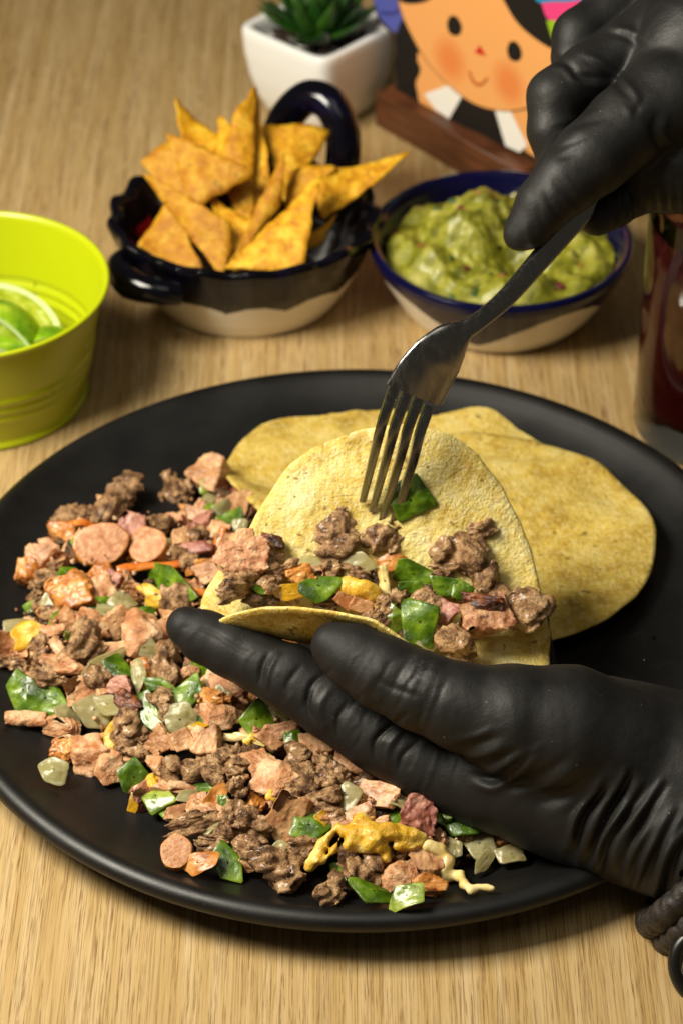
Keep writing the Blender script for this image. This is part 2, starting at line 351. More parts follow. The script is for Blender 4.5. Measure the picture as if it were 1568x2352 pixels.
# the taco: a tortilla folded into a trough; axis ta, back leg tb, towards the viewer tc
ta = nrm(RIGHT * .985 - UPC * .17); tb = nrm(UPC - ta * (UPC @ ta)); tc = np.cross(ta, tb); tc = tc if tc @ FWD < 0 else -tc
TO = P(856, 1468, 83.2); TR = 6.25
_s = np.linspace(-9, 10, 1901); _al = np.interp(_s, [-2.1, 1.9], [radians(66), radians(180)])   # direction of travel as s falls
_db = -np.cos(_al); _dc = -np.sin(_al); _b = np.concatenate([[0], np.cumsum((_db[1:] + _db[:-1]) / 2 * .01)]); _c = np.concatenate([[0], np.cumsum((_dc[1:] + _dc[:-1]) / 2 * .01)])
_k0 = int(np.argmin(abs(_s))); _b -= _b[_k0]; _c -= _c[_k0]
def taco_map(u, v):
    s = v + 1.55 + .10 * np.sin(u * .8)
    b = np.interp(s, _s, _b); c = np.interp(s, _s, _c)
    k = np.where(u < 0, .20, .12); u = u * (1 - k * sstep(-.5, 3.6, b))
    c = c + .16 * np.sin(u * .55 + 1) * sstep(1.5, 7, s) - .012 * u * u * sstep(2, 7, s) + .012 * u * np.maximum(-s, 0) * 1.5
    b = b + sstep(-1.0, -3.6, s) * (-.075 * (u + 1.0) - .30 * np.maximum(u + .2, 0))                # the thumb holds the flap down at the right
    return TO + u[..., None] * ta + b[..., None] * tb + c[..., None] * tc
V, F, fm = sheet(taco_map, TR, .2, 15, 54, 150, .05)
obj('taco_tortilla', V, F, [M['tort_in'], M['tort_out']], fm=fm, loc=TO, label='folded corn tortilla held open in the gloved hand and filled with meat', cat='tortilla')
# ------------------------------------------------------------------ chips bowl
def colour_split(V, F, test): c = V[np.asarray(F)].mean(1); return test(c).astype(int)
white_glaze = NT('cream_glaze'); white_glaze.set(col='ece4d2', rough=0.22, coat=0.3); white_glaze = white_glaze.m
navy_glaze = NT('navy_glaze'); _co = navy_glaze.coord(rnd=False); navy_glaze.set(col=navy_glaze.ramp(navy_glaze.noise(_co, .5, 3), [(.35, '040408'), (.6, '07060f'), (.75, '0b0a26')]), rough=.13, spec=.4); navy_glaze = navy_glaze.m
blue_glaze = simple('cobalt_glaze', '0a0b30', .13, spec=.4); dark_in = simple('dark_brown_glaze', '160d0b', .18, coat=.4)
red_paint = simple('red_glaze', '9c1410', .2, coat=.4)
bc = G(566, 676, 0); bc = np.array([bc[0], bc[1], 0])
cb = thing('chips_bowl', 'dark glazed bowl with scalloped rim and loop handle full of tortilla chips', 'bowl', bc)
BY = .88
def scal(th, r, z):
    k = sstep(2.2, 3.9, z); w = np.cos(th * 17)
    return r * (1 + .018 * k * w), z + .10 * k * w
prof = [(.01, .35), (2.6, .38), (3.5, .8), (4.5, 2.2), (5.1, 3.6), (5.35, 4.15), (5.6, 4.38), (5.9, 4.34), (5.97, 4.15), (5.85, 3.7), (5.4, 2.5), (4.95, 1.6), (4.55, .85), (4.15, .22), (4.0, .03), (3.8, 0), (.01, .02)]
V, F = lathe(prof, 204, bc, scal); cen = V[np.asarray(F)].mean(1) - bc; rr = np.hypot(cen[:, 0], cen[:, 1]); ang = np.arctan2(cen[:, 1], cen[:, 0])
ring = np.repeat(np.arange(len(prof) - 1), 204)
wave = 1.55 + .38 * np.abs(np.sin(ang * 5.5)) ; outside = ring >= 8
fm = np.where(outside & (cen[:, 2] < wave), 1, 0); fm = np.where(~outside & (ring < 5), 2, fm)
def finer(prof, k):
    out = [prof[0]]
    for a, b in zip(prof[:-1], prof[1:]):
        for t in range(1, k + 1): out.append((a[0] + (b[0] - a[0]) * t / k, a[1] + (b[1] - a[1]) * t / k))
    return out
pf = finer(prof, 14); V, F = lathe(pf, 204, bc, scal); V[:, 1] = bc[1] + (V[:, 1] - bc[1]) * BY; cen = V[F].mean(1) - bc; ang = np.arctan2(cen[:, 1], cen[:, 0]); ring = np.repeat(np.arange(len(pf) - 1), 204)
wave = 1.85 + .42 * np.abs(np.sin(ang * 5.5)); outside = ring >= 112
fm = np.where(outside & (cen[:, 2] < wave), 1, 0); fm = np.where(~outside & (ring < 70), 2, fm)
fm = np.where(~outside & (np.abs(ang - 2.9) < .16) & (cen[:, 2] > 1.3) & (cen[:, 2] < 3.0), 3, fm)
obj('dish', V, F, [navy_glaze, white_glaze, dark_in, red_paint], cb, fm=fm)
hd = nrm(G(760, 330, 3.6) - bc - np.array([0, 0, 3.6])); hs = np.array([-hd[1], hd[0], 0]); Z = np.array([0, 0, 1.0])
q = [(5.5, -1.75, 3.1), (6.0, -1.75, 4.4), (6.5, -1.45, 5.6), (6.85, -.6, 6.5), (6.9, .5, 6.5), (6.6, 1.4, 5.5), (6.1, 1.75, 4.3), (5.5, 1.8, 3.1)]
V, F = tube(spline([bc + hd * a + hs * b + Z * c for a, b, c in q], 60), .80, 20); obj('handle', V, F, navy_glaze, cb)
fd = nrm(G(325, 632, 3.6) - bc - np.array([0, 0, 3.6])); fs = np.array([-fd[1], fd[0], 0])
q = [(5.3, -1.9, 3.3), (5.9, -1.45, 3.45), (6.35, -.7, 3.5), (6.5, 0, 3.5), (6.35, .7, 3.5), (5.9, 1.45, 3.45), (5.3, 1.9, 3.3)]
V, F = tube(spline([bc + fd * a + fs * b + Z * c for a, b, c in q], 44), np.interp(np.linspace(0, 1, 44), [0, .5, 1], [.5, .72, .5]), 18); obj('handle', V, F, navy_glaze, cb)
# chips: three corners (px, py, depth), bulge, label
_t = NT('corn_chip'); _co = _t.coord(); _oi = _t.n('ObjectInfo'); _b = _t.ramp(_t.noise(_co, 1.8, 4), [(.34, 'b87a08'), (.5, 'd4980e'), (.66, 'e6b830')])
_b = _t.mix(_t.ramp(_oi.outputs['Random'], [(.25, '000000'), (.75, 'b0b0b0')]), _b, '8f5404'); _b = _t.mix(_t.ramp(_t.noise(_co, 1.6, 2), [(.66, '000000'), (.7, 'c0c0c0')]), _b, '6a400a')
_t.set(col=_b, rough=.5, spec=.4); _t.bump([(_t.noise(_co, 2.6, 4, .6), .8), (_t.noise(_co, 8, 3), .5)], .15); chipm = _t.m
def chip(cs, bulge, seed, label, twist=0.0):
    A, B, D = [P(*c) for c in cs]; _m = (A + B + D) / 3; A, B, D = [_m + (q - _m) * 1.09 for q in (A, B, D)]; n = nrm(np.cross(B - A, D - A)); n = n if n @ FWD < 0 else -n
    N = 16; pts = []; idx = {}
    for i in range(N + 1):
        for j in range(N + 1 - i):
            a, b = i / N, j / N; c = 1 - a - b
            m = min(a, b, c) * 3; pp = A * a + B * b + D * c
            cc = (A + B + D) / 3; corner = max(a, b, c)
            pp = pp + (cc - pp) * .05 * sstep(.9, 1, corner)
            w = bulge * (4 * a * b + .5 * c * (1 - c) * 2) + twist * (a - b) * c
            pp = pp + n * w + n * .22 * NZ[seed % 8](pp * .6 + seed) + n * .06 * NZ[(seed + 2) % 8](pp * 2.2 + seed) + (1 - min(1, m * 4)) * .10 * np.array([NZ[1](pp * 2.1), NZ[2](pp * 2.1), NZ[3](pp * 2.1)])
            idx[i, j] = len(pts); pts.append(pp)
    pts = np.array(pts); K = len(pts); top = pts + n * .07; bot = pts - n * .07; F = []
    for i in range(N):
        for j in range(N - i):
            t = [idx[i, j], idx[i + 1, j], idx[i, j + 1]]; F += [tuple(t), tuple(K + x for x in t[::-1])]
            if j < N - i - 1: t = [idx[i + 1, j], idx[i + 1, j + 1], idx[i, j + 1]]; F += [tuple(t), tuple(K + x for x in t[::-1])]
    e1 = [idx[i, 0] for i in range(N + 1)]; e2 = [idx[N - k, k] for k in range(N + 1)]; e3 = [idx[0, N - k] for k in range(N + 1)]
    for e in (e1, e2, e3):
        for a, b in zip(e[:-1], e[1:]): F.append((a, K + a, K + b, b))
    V = np.concatenate([top, bot])
    bm = bmesh.new(); me = mk_mesh('x', V - V.mean(0), F, chipm); bm.from_mesh(me); bmesh.ops.recalc_face_normals(bm, faces=bm.faces); bm.to_mesh(me); bm.free()
    o = bpy.data.objects.new('tortilla_chip', me); COL.objects.link(o); o.location = [c * U for c in V.mean(0)]
    o['label'] = label; o['category'] = 'chip'; o['group'] = 'tortilla chips standing in the dark bowl'; me.name = 'tortilla_chip'
CH = [(((405, 226, 109.6), (520, 322, 108.8), (436, 420, 107.5)), -.5, 'tortilla chip at the back left of the bowl with its curled tip up'),
      (((590, 202, 108.2), (500, 392, 106.8), (575, 545, 105.2)), .5, 'tall tortilla chip with the highest pointed tip in the bowl'),
      (((592, 215, 108.3), (572, 540, 105.4), (622, 420, 106.6)), -.15, 'narrow dark tortilla chip tucked beside the tallest chip'),
      (((752, 303, 108.8), (604, 296, 108.8), (655, 460, 107.0)), .25, 'tortilla chip lying against the loop handle'),
      (((508, 270, 109.2), (560, 330, 108.2), (500, 420, 107.6)), .2, 'small dark tortilla chip behind the tallest chip'),
      (((328, 378, 106.6), (402, 318, 106.6), (450, 495, 105.4)), .2, 'tortilla chip at the left rim behind the bright triangular chip'),
      (((384, 310, 106.0), (584, 402, 104.9), (446, 474, 104.8)), .35, 'bright flat triangular tortilla chip facing up at the left of the bowl'),
      (((940, 349, 106.6), (728, 392, 106.0), (742, 502, 105.0)), -.45, 'long tortilla chip reaching out over the right rim'),
      (((775, 492, 105.6), (735, 560, 105.0), (640, 600, 104.6)), .3, 'dark tortilla chip low against the right inner wall'),
      (((662, 398, 106.6), (768, 388, 106.2), (660, 545, 105.0)), .3, 'tortilla chip overlapped by the long chip at the right'),
      (((395, 452, 105.0), (318, 562, 104.5), (470, 640, 103.8)), -.2, 'shaded tortilla chip at the lower left of the bowl'),
      (((332, 404, 105.2), (532, 522, 104.0), (512, 637, 103.4)), .45, 'broad tortilla chip curving down at the front left of the bowl'),
      (((650, 355, 105.6), (645, 470, 104.8), (528, 612, 103.6)), .35, 'narrow upright tortilla chip curving inward at the front'),
      (((737, 410, 104.6), (688, 622, 103.0), (526, 610, 103.2)), .4, 'broad tortilla chip with a dark fleck at the front right'),
      (((480, 445, 105.2), (590, 520, 104.6), (545, 640, 103.6)), -.2, 'shaded tortilla chip in the middle between the front chips'),
      (((560, 600, 103.9), (700, 600, 103.8), (560, 650, 103.2)), .1, 'dark tortilla chip lying lowest at the front rim')]
for k, (cs, b, lab) in enumerate(CH): chip(cs, b, k, lab)
# ------------------------------------------------------------------ guacamole bowl
gc = G(1142, 700, 0); gc = np.array([gc[0], gc[1], 0])
gb = thing('guacamole_bowl', 'cobalt blue rimmed bowl with a cream base holding guacamole', 'bowl', gc)
prof = [(.01, .4), (2.4, .42), (3.4, .8), (4.4, 1.7), (5.0, 2.7), (5.25, 3.3), (5.42, 3.55), (5.58, 3.64), (5.74, 3.58), (5.8, 3.42), (5.72, 3.1), (5.3, 2.25), (4.9, 1.5), (4.5, .8), (4.05, .22), (3.85, .03), (3.6, 0), (.01, .02)]
pf = finer(prof, 14); V, F = lathe(pf, 180, gc); cen = V[F].mean(1) - gc; ang = np.arctan2(cen[:, 1], cen[:, 0]); ring = np.repeat(np.arange(len(pf) - 1), 180); outside = ring >= 126
wave = .75 + 2.0 * np.abs(np.sin(ang * 2 + .52)) ** 1.3; fm = np.where(outside & (cen[:, 2] < wave), 1, 0); fm = np.where(~outside & (ring < 45), 2, fm)
obj('dish', V, F, [blue_glaze, white_glaze, simple('pale_blue_glaze', 'a9b4cf', .15, coat=.4)], gb, fm=fm)
guacm = food('guacamole', [(.32, '5f600e'), (.46, '82821c'), (.56, '9c9930'), (.68, 'b6b058')], 1.2, .32, .7, 3.4, .12, fine=9, sss=.1, coat=.2, spots=('4b5612', 1.3, .66))
def guac_h(x, y):
    r = np.hypot(x, y) / 5.05; q = np.stack([x * .42, y * .42, x * 0], -1)
    h = 2.7 + 1.1 * (1 - r ** 2) + 1.25 * fbm(q + 1.7, 2, 1) * (1 - r ** 4) + .42 * fbm(q * 2.2, 3, 3) + .10 * fbm(q * 7, 2, 5)
    h += .9 * np.exp(-((x + .3) ** 2 + (y - 2.2) ** 2) / 3.0) + .5 * np.exp(-((x + 2.6) ** 2 + (y - .3) ** 2) / 2.5) - .8 * np.exp(-(((x - .6) * .9) ** 2 + ((y + .9)) ** 2) / .7) - .55 * np.exp(-((x - .9) ** 2 + (y - .9) ** 2) / .8)
    return h
th = np.arange(140) * 2 * pi / 140; rr = np.linspace(.02, 1, 80) * 5.0; x = rr[:, None] * np.cos(th); y = rr[:, None] * np.sin(th)
V = np.stack([gc[0] + x, gc[1] + y, guac_h(x, y)], -1).reshape(-1, 3); i = np.arange(140); j = (i + 1) % 140
F = np.concatenate([np.stack([k * 140 + i, k * 140 + 140 + i, k * 140 + 140 + j, k * 140 + j], -1) for k in range(79)])
ga = obj('guacamole', V, F, guacm, loc=(gc[0], gc[1], 2.5), label='chunky green guacamole heaped in the blue rimmed bowl', cat='guacamole')
tom = food('tomato', [(.3, '80401c'), (.6, 'a8653a'), (.8, 'c08a5a')], 2, .3, .3, 6, .04, coat=.3); cil = simple('coriander_leaf', '2c4a10', .4); oni_p = simple('purple_onion', '6a2a2e', .35, coat=.3)
# ------------------------------------------------------------------ green bucket with limes
kc = G(-35, 899, 0); kc = np.array([kc[0], kc[1], 0]); lime_paint = NT('lime_green_paint'); lime_paint.set(col=(.44, .50, .003), rough=.36, coat=.25, coatr=.15); lime_paint = lime_paint.m
bk = thing('metal_bucket', 'small lime green metal bucket with ribbed sides holding lime wedges', 'bucket', kc)
prof = [(.01, .32), (4.0, .32)]
zz = np.linspace(.35, 5.4, 60); rib = lambda z: .085 * sum(np.exp(-((z - c) / .13) ** 2) for c in (1.6, 2.1, 2.6))
prof += [(4.22 + 1.2 * (z / 5.5) + rib(z) - .05, z) for z in zz] + [(5.42, 5.5), (5.5, 5.58), (5.6, 5.56), (5.63, 5.46), (5.58, 5.36), (5.5, 5.32)]
prof += [(4.22 + 1.2 * (z / 5.5) + rib(z), z) for z in zz[::-1]][2:] + [(4.36, .3), (4.42, .2), (4.42, .08), (4.34, 0), (4.2, 0), (4.15, .2), (.01, .22)]
V, F = lathe(prof, 128, kc); obj('pail', V, F, lime_paint, bk)
sd = nrm(np.array([G(88, 540, 4)[0] - kc[0], 4.6, 0])); V, F = tube([kc + sd * (4.26 + 1.2 * z / 5.5 - .03) + Z * z for z in np.linspace(.5, 5.35, 14)], .045, 6); obj('seam', V, F, simple('seam_paint', '8a9410', .4), bk)
lime_skin = food('lime_skin', [(.36, '4e7a0a'), (.5, '7ca016'), (.64, 'a8bf30')], .8, .3, .3, 9, .03, coat=.3); pith = simple('lime_pith', 'd6e0a0', .5, sss=.2)
lf = NT('lime_pulp'); _co = lf.coord(rnd=True); lf.set(col=lf.ramp(lf.noise(_co, 1.8, 4, .6), [(.35, '93a018'), (.55, 'b9c040'), (.72, 'dbe09a')]), rough=.22, sss=.25, coat=.4); lf.bump([(lf.noise(_co, 3, 3), .4)], .05); lf = lf.m
def lime(loc, ax, face, R, ang, label):
    """wedge of a lime: ax = stem axis, face = outward direction of the rind's middle, ang = half opening"""
    ax = nrm(ax); face = nrm(face - ax * (np.asarray(face) @ ax)); sd_ = np.cross(ax, face); t = thing('lime_wedge', label, 'lime', loc, 'lime wedges in the green bucket')
    na, nl = 26, 20; ph = np.linspace(-ang, ang, na); la = np.linspace(-pi / 2 * .98, pi / 2 * .98, nl)
    def pt(p, l, r): return np.asarray(loc) + ax * (r * 1.12 * sin(l)) + (face * cos(p) + sd_ * sin(p)) * r * cos(l)
    V = [pt(p, l, R) for p in ph for l in la]; F = [(a * nl + b, (a + 1) * nl + b, (a + 1) * nl + b + 1, a * nl + b + 1) for a in range(na - 1) for b in range(nl - 1)]
    obj('rind', V, F, lime_skin, t)
    for sg in (-1, 1):
        for nm, r0, r1, mt, off in (('pith', .86, 1.0, pith, 0), ('pulp', 0, .86, lf, .02)):
            V = [pt(sg * ang, l, R * (r0 + (r1 - r0) * k / 6)) + off * sg * -np.cross(ax, face * cos(sg * ang) + sd_ * sin(sg * ang)) * -1 for l in la for k in range(7)]
            F = [(a * 7 + b, a * 7 + b + 1, (a + 1) * 7 + b + 1, (a + 1) * 7 + b) for a in range(nl - 1) for b in range(6)]
            obj(nm, V, F, mt, t)
lime(P(20, 745, 101.4), RIGHT + UPC * -.6, FWD * .75 - UPC * .6, 2.1, 1.5, 'lime wedge showing its pale juicy cut face in the bucket')
lime(P(-8, 800, 99.4), RIGHT * .8 - UPC * .6, UPC * .9 - FWD * .4, 2.0, .45, 'lime wedge with dark green rind up, in front of the cut face')
lime(P(105, 850, 99.6), RIGHT * .85 + UPC * .45, UPC * .9 - FWD * .4, 1.8, .45, 'small lime wedge against the front wall of the bucket')
lime(P(8, 870, 98.9), RIGHT * .7 - UPC * .3, UPC * .9 - FWD * .4, 1.8, .45, 'pale lime wedge lying lowest in the bucket')
# ------------------------------------------------------------------ drink glass
wc = G(1648, 975, 0); wc = np.array([wc[0], wc[1], 0])
dg = thing('drink_glass', 'tall thick based glass of dark red drink at the right edge', 'glass', wc)
gl = simple('clear_glass', 'f2f4f0', .02, trans=1.0, ior=1.45); R0 = 3.55
V, F = lathe([(.01, .02), (3.2, .0), (3.45, .08), (R0, .3), (R0 + .05, 5), (R0 + .12, 11), (R0 + .08, 11.1), (R0 - .06, 11.0), (R0 - .2, 5), (R0 - .25, 1.9), (R0 - .5, 1.55), (2.4, 1.35), (.01, 1.3)], 96, wc); obj('tumbler', V, F, gl, dg)
V, F = lathe([(.01, 1.34), (2.42, 1.36), (R0 - .4, 1.55), (R0 - .12, 1.95), (R0 - .08, 5), (R0 - .0, 9.6), (.01, 9.6)], 72, wc)
obj('red_drink', V, F, NT('red_drink').set(col=(.06, .005, .005), rough=.1, trans=.3, ior=1.33).m, loc=wc, label='dark red drink filling the tall glass at the right', cat='drink')
# ------------------------------------------------------------------ plant pot
pc = G(735, 250, 0); pc = np.array([pc[0], pc[1], 0]); pot = thing('plant_pot', 'white square ceramic pot with the succulent in it', 'pot', pc)
def sq(th, h, rnd=6.0): return h / (np.abs(np.cos(th)) ** rnd + np.abs(np.sin(th)) ** rnd) ** (1 / rnd)
def sqr(th, r, z): a = th - .12; return r * sq(a + pi / 4 - pi / 4, 1.0, 7) , z
prof = [(.01, 3.6), (2.35, 3.65), (2.45, 4.5), (2.55, 4.72), (2.75, 4.78), (2.92, 4.7), (2.96, 4.5), (2.9, 3.4), (2.7, 2.1), (2.4, 1.0), (2.1, .3), (1.95, .05), (1.8, 0), (.01, 0)]
rotp = radians(45 + 3)
def sqr(th, r, z): return r * sq(th - rotp, 1.0, 8), z
V, F = lathe(finer(prof, 3), 144, pc, sqr); obj('planter', V, F, NT('white_ceramic').set(col='ebebe8', rough=.3, coat=.3).m, pot)
soil = food('potting_soil', [(.35, '1d1410'), (.55, '3a281c'), (.7, '7a5c45')], 2.5, .7, .9, 5, .15)
parts = []
for k in range(150):
    a, r = random.uniform(0, 6.283), 2.3 * math.sqrt(random.random()); s = random.uniform(.12, .3)
    v, f = lathe([(.01, -s * .6), (s * .8, -s * .3), (s, .05), (s * .6, s * .5), (.01, s * .6)], 7, (pc[0] + r * cos(a), pc[1] + r * sin(a), 3.75 + random.uniform(-.1, .2))); parts.append((v + RNG.normal(0, s * .12, v.shape), f))
V, F = join(parts); obj('potting_soil', V, F, soil, pot, kind='stuff')
lc = pc + np.array([0, 0, 4.0]); su = thing('succulent', 'green rosette succulent with pointed leaves growing in the white pot', 'plant', lc)
leafm = food('succulent_leaf', [(.3, '0e2a08'), (.5, '1d4410'), (.75, '3f6a1a')], .5, .35, .15, 3, .04, coat=.15, sss=.05)
k = 0
for ringn, L, el, off in ((9, 3.7, .30, .0), (8, 3.5, .62, .3), (7, 3.3, .95, .1), (5, 2.8, 1.25, .4)):
    for q_ in range(ringn):
        a = off + q_ * 2 * pi / ringn + random.uniform(-.12, .12); e = el + random.uniform(-.1, .1); LL = L * random.uniform(.9, 1.08)
        o_ = np.array([cos(a), sin(a), 0]); s_ = np.array([-sin(a), cos(a), 0]); n = 18; t = np.linspace(0, 1, n)
        ex = np.cumsum(np.cos(e + .5 * t)) / n * LL; ez = np.cumsum(np.sin(e + .5 * t)) / n * LL
        w = .62 * np.sin(np.clip(t * 2.2 + .45, 0, pi / 2)) * (1 - t ** 3.0) + .01; V = []; m = 12
        for i_ in range(n):
            for b in range(m):
                an = b * 2 * pi / m; x_ = w[i_] * cos(an); y_ = w[i_] * .34 * sin(an) + .22 * abs(cos(an)) ** 2 * w[i_]
                up_ = -o_ * sin(e + .5 * t[i_]) + Z * cos(e + .5 * t[i_]); V.append(lc + o_ * (ex[i_] + .15) + Z * ez[i_] + s_ * x_ + up_ * y_)
        F = [(i_ * m + b, i_ * m + (b + 1) % m, (i_ + 1) * m + (b + 1) % m, (i_ + 1) * m + b) for i_ in range(n - 1) for b in range(m)]
        obj('leaf', V, F, leafm, su)
# ------------------------------------------------------------------ printed figure on a wooden stand
b0 = G(860, 287, 0); b1 = G(1030, 385, 0); hx = nrm((b1 - b0) * np.array([1, 1, 0])); hn = np.array([hx[1], -hx[0], 0]); hn = hn if hn[1] < 0 else -hn
b0 = np.array([b0[0], b0[1], 0]); fig = thing('printed_figure', 'cut out printed panel of a cartoon girl with a braid on a brown wooden stand', 'figurine', b0)
L_, dd, hh = 10.5, 2.0, 1.95
pts = [b0, b0 + hx * L_, b0 + hx * L_ - hn * dd, b0 - hn * dd]
bm = bmesh.new(); vs = [bm.verts.new(p) for p in pts] + [bm.verts.new(p + Z * hh) for p in pts]
for f in ((3, 2, 1, 0), (4, 5, 6, 7), (0, 1, 5, 4), (1, 2, 6, 5), (2, 3, 7, 6), (3, 0, 4, 7)): bm.faces.new([vs[i] for i in f])
bmesh.ops.recalc_face_normals(bm, faces=bm.faces)
bmesh.ops.bevel(bm, geom=bm.edges[:], offset=.08, segments=3, affect='EDGES'); V = np.array([v.co[:] for v in bm.verts]); F = [[v.index for v in f.verts] for f in bm.faces]; bm.verts.index_update(); F = [[v.index for v in f.verts] for f in bm.faces]; bm.free()
dw = NT('dark_wood'); _co = dw.coord((.3, .3, 3), False); dw.set(col=dw.ramp(dw.noise(_co, 1.5, 5), [(.3, '3a1f10'), (.5, '54301a'), (.7, '663c22')]), rough=.45); obj('stand', V, F, dw.m, fig, sharp=40)
pp0 = b0 - hn * .9 + Z * hh
def onp(px, py, off=0.0):
    r = ray(px, py); o = pp0 + hn * off; t = ((o - CAM) @ hn) / (r @ hn); return CAM + r * t
def poly(name, pts, mat, off, th=.02, closed=True, par=fig):
    if closed: pts = [tuple(p) for p in spline(list(pts) + [pts[0]], len(pts) * 6)[:-1]]
    a = [onp(x, y, off) for x, y in pts]; n = len(a); V = a + [p - hn * th for p in a]
    bm = bmesh.new(); vs = [bm.verts.new(v) for v in V]; bm.faces.new(vs[:n]); bm.faces.new(vs[n:][::-1])
    for i_ in range(n): bm.faces.new((vs[i_], vs[n + i_], vs[n + (i_ + 1) % n], vs[(i_ + 1) % n]))
    bmesh.ops.recalc_face_normals(bm, faces=bm.faces); bm.verts.index_update(); F = [[v.index for v in f.verts] for f in bm.faces]; V = np.array([v.co[:] for v in bm.verts]); bm.free()
    return obj(name, V, F, mat, par, smooth=False)
ink = lambda n, c: simple(n, c, .55, spec=.3)
k_black = ink('black_print', '181614'); k_skin = ink('peach_print', 'e7a35f'); k_white = ink('white_print', 'ece8de'); k_line = ink('outline_print', '6a4326')
sk = NT('face_print'); tc_ = sk.n('TexCoord'); col = sk.mix(0.0, 'eaa560', 'eaa560')
for cx_, cy_, rx in ((1035, 135, 52), (1170, 190, 50)):                 # printed rosy cheeks
    c3 = (onp(cx_, cy_) - b0) * U; vm = sk.n('VectorMath', operation='DISTANCE'); sk.l(tc_.outputs['Object'], vm.inputs[0]); vm.inputs[1].default_value = tuple(c3)
    r_ = rx / 46.0 * U * 1.25; mr = sk.n('MapRange'); mr.inputs[1].default_value = r_ * .35; mr.inputs[2].default_value = r_; mr.inputs[3].default_value = .62; mr.inputs[4].default_value = 0; sk.l(vm.outputs['Value'], mr.inputs[0])
    col = sk.mix(mr.outputs[0], col, 'd96a2c')
sk.set(col=col, rough=.55, spec=.3); sk = sk.m
poly('backing_board', [(850, -40), (868, 45), (905, 85), (905, 150), (910, 205), (935, 228), (962, 250), (1030, 275), (1100, 302), (1160, 335), (1215, 358), (1290, 380), (1420, 380), (1420, -60), (1100, -80)], ink('board_edge', '3a2a1c'), -.03, .3)
poly('neck', [(958, 120), (955, 200), (972, 250), (1010, 262), (1080, 262), (1175, 300), (1215, 352), (1300, 372), (1300, 200), (1120, 120)], k_skin, 0)
poly('ribbon', [(845, -45), (862, 15), (872, 40), (905, 72), (935, 60), (930, -45)], ink('blue_print', '5259a6'), .0)
poly('ribbon_fold', [(872, 24), (900, 26), (925, 14), (925, 20), (900, 33), (874, 31)], ink('blue_line_print', '353a7c'), .025)
poly('braid', [(945, 20), (918, 52), (908, 90), (911, 120), (905, 150), (913, 185), (908, 205), (930, 222), (958, 240), (958, 215), (953, 190), (964, 160), (955, 130), (966, 100), (962, 60)], k_black, .025)
poly('dress', [(1040, 205), (1090, 240), (1150, 255), (1185, 338), (1158, 336), (1100, 304), (1030, 274), (1045, 240)], k_black, .025)
poly('collar', [(973, 215), (1035, 192), (1060, 220), (1030, 272), (1000, 252)], k_white, .05, closed=False)
poly('collar', [(1135, 250), (1172, 256), (1210, 334), (1192, 349), (1160, 334)], k_white, .05, closed=False)
face = [(905, -60), (918, 15), (940, 70), (975, 132), (1025, 190), (1085, 235), (1145, 252), (1200, 248), (1245, 225), (1290, 160), (1300, 60), (1240, -60), (1060, -90)]
cf = np.mean(face, 0); poly('face_outline', [tuple(cf + (np.array(p) - cf) * 1.017) for p in face], k_line, .055)
poly('face', face, sk, .08)
poly('hair', [(1120, -60), (1150, -10), (1180, 42), (1215, 78), (1268, 112), (1330, 130), (1340, -60)], k_black, .105)
poly('fringe', [(905, -60), (918, 2), (985, -2), (1010, -60)], k_black, .105)
poly('flower', [(1235, -20), (1245, 15), (1258, 42), (1300, 58), (1345, 40), (1350, -30)], ink('pink_print', 'e2417f'), .13)
poly('flower', [(1225, -40), (1232, 2), (1270, 3), (1310, 2), (1350, -10), (1350, -50)], ink('sky_blue_print', '1c86b8'), .15)
poly('leaf_print', [(1254, 46), (1268, 90), (1278, 98), (1310, 60), (1285, 48)], ink('green_print', '8fb51c'), .14)
for cx_, cy_ in ((1042, 59), (1180, 118)):
    poly('eye', [(cx_ - 17, cy_ - 6), (cx_ - 10, cy_ - 22), (cx_ + 4, cy_ - 22), (cx_ + 16, cy_ - 2), (cx_ + 14, cy_ + 16), (cx_ + 2, cy_ + 22), (cx_ - 12, cy_ + 14)], k_black, .11)
poly('nose', [(1100, 103), (1115, 128), (1089, 120)], ink('red_print', 'c4141a'), .11, closed=False)
poly('mouth', [(1078, 162), (1086, 182), (1098, 191), (1112, 183), (1116, 176), (1119, 180), (1112, 190), (1098, 197), (1083, 187), (1075, 164)], ink('mouth_print', 'b5501f'), .11)
# guacamole bits
for nm, mt, n, sx in (('tomato_bit', tom, 8, .36), ('coriander_bit', cil, 16, .28), ('onion_bit', oni_p, 7, .34)):
    for k in range(n):
        a, r = random.uniform(0, 6.283), 4.4 * math.sqrt(random.random()); x, y = r * cos(a), r * sin(a); s = sx * random.uniform(.6, 1.1)
        X, o0 = grid3((-1.3,) * 3, (1.3,) * 3, .2); F_ = np.linalg.norm(X * np.array([1, 1.5, 2.2]), axis=-1) - 1 + .35 * fbm(X * 1.1 + k * 3.1, 2, k)
        V, F = surfnet(F_, o0, .2); an = random.uniform(0, 3.14); R_ = np.array([[cos(an), -sin(an), 0], [sin(an), cos(an), 0], [0, 0, 1]])
        obj(nm, (V * s) @ R_.T + np.array([gc[0] + x, gc[1] + y, guac_h(np.array(x), np.array(y)) - .05]), F, mt, ga)
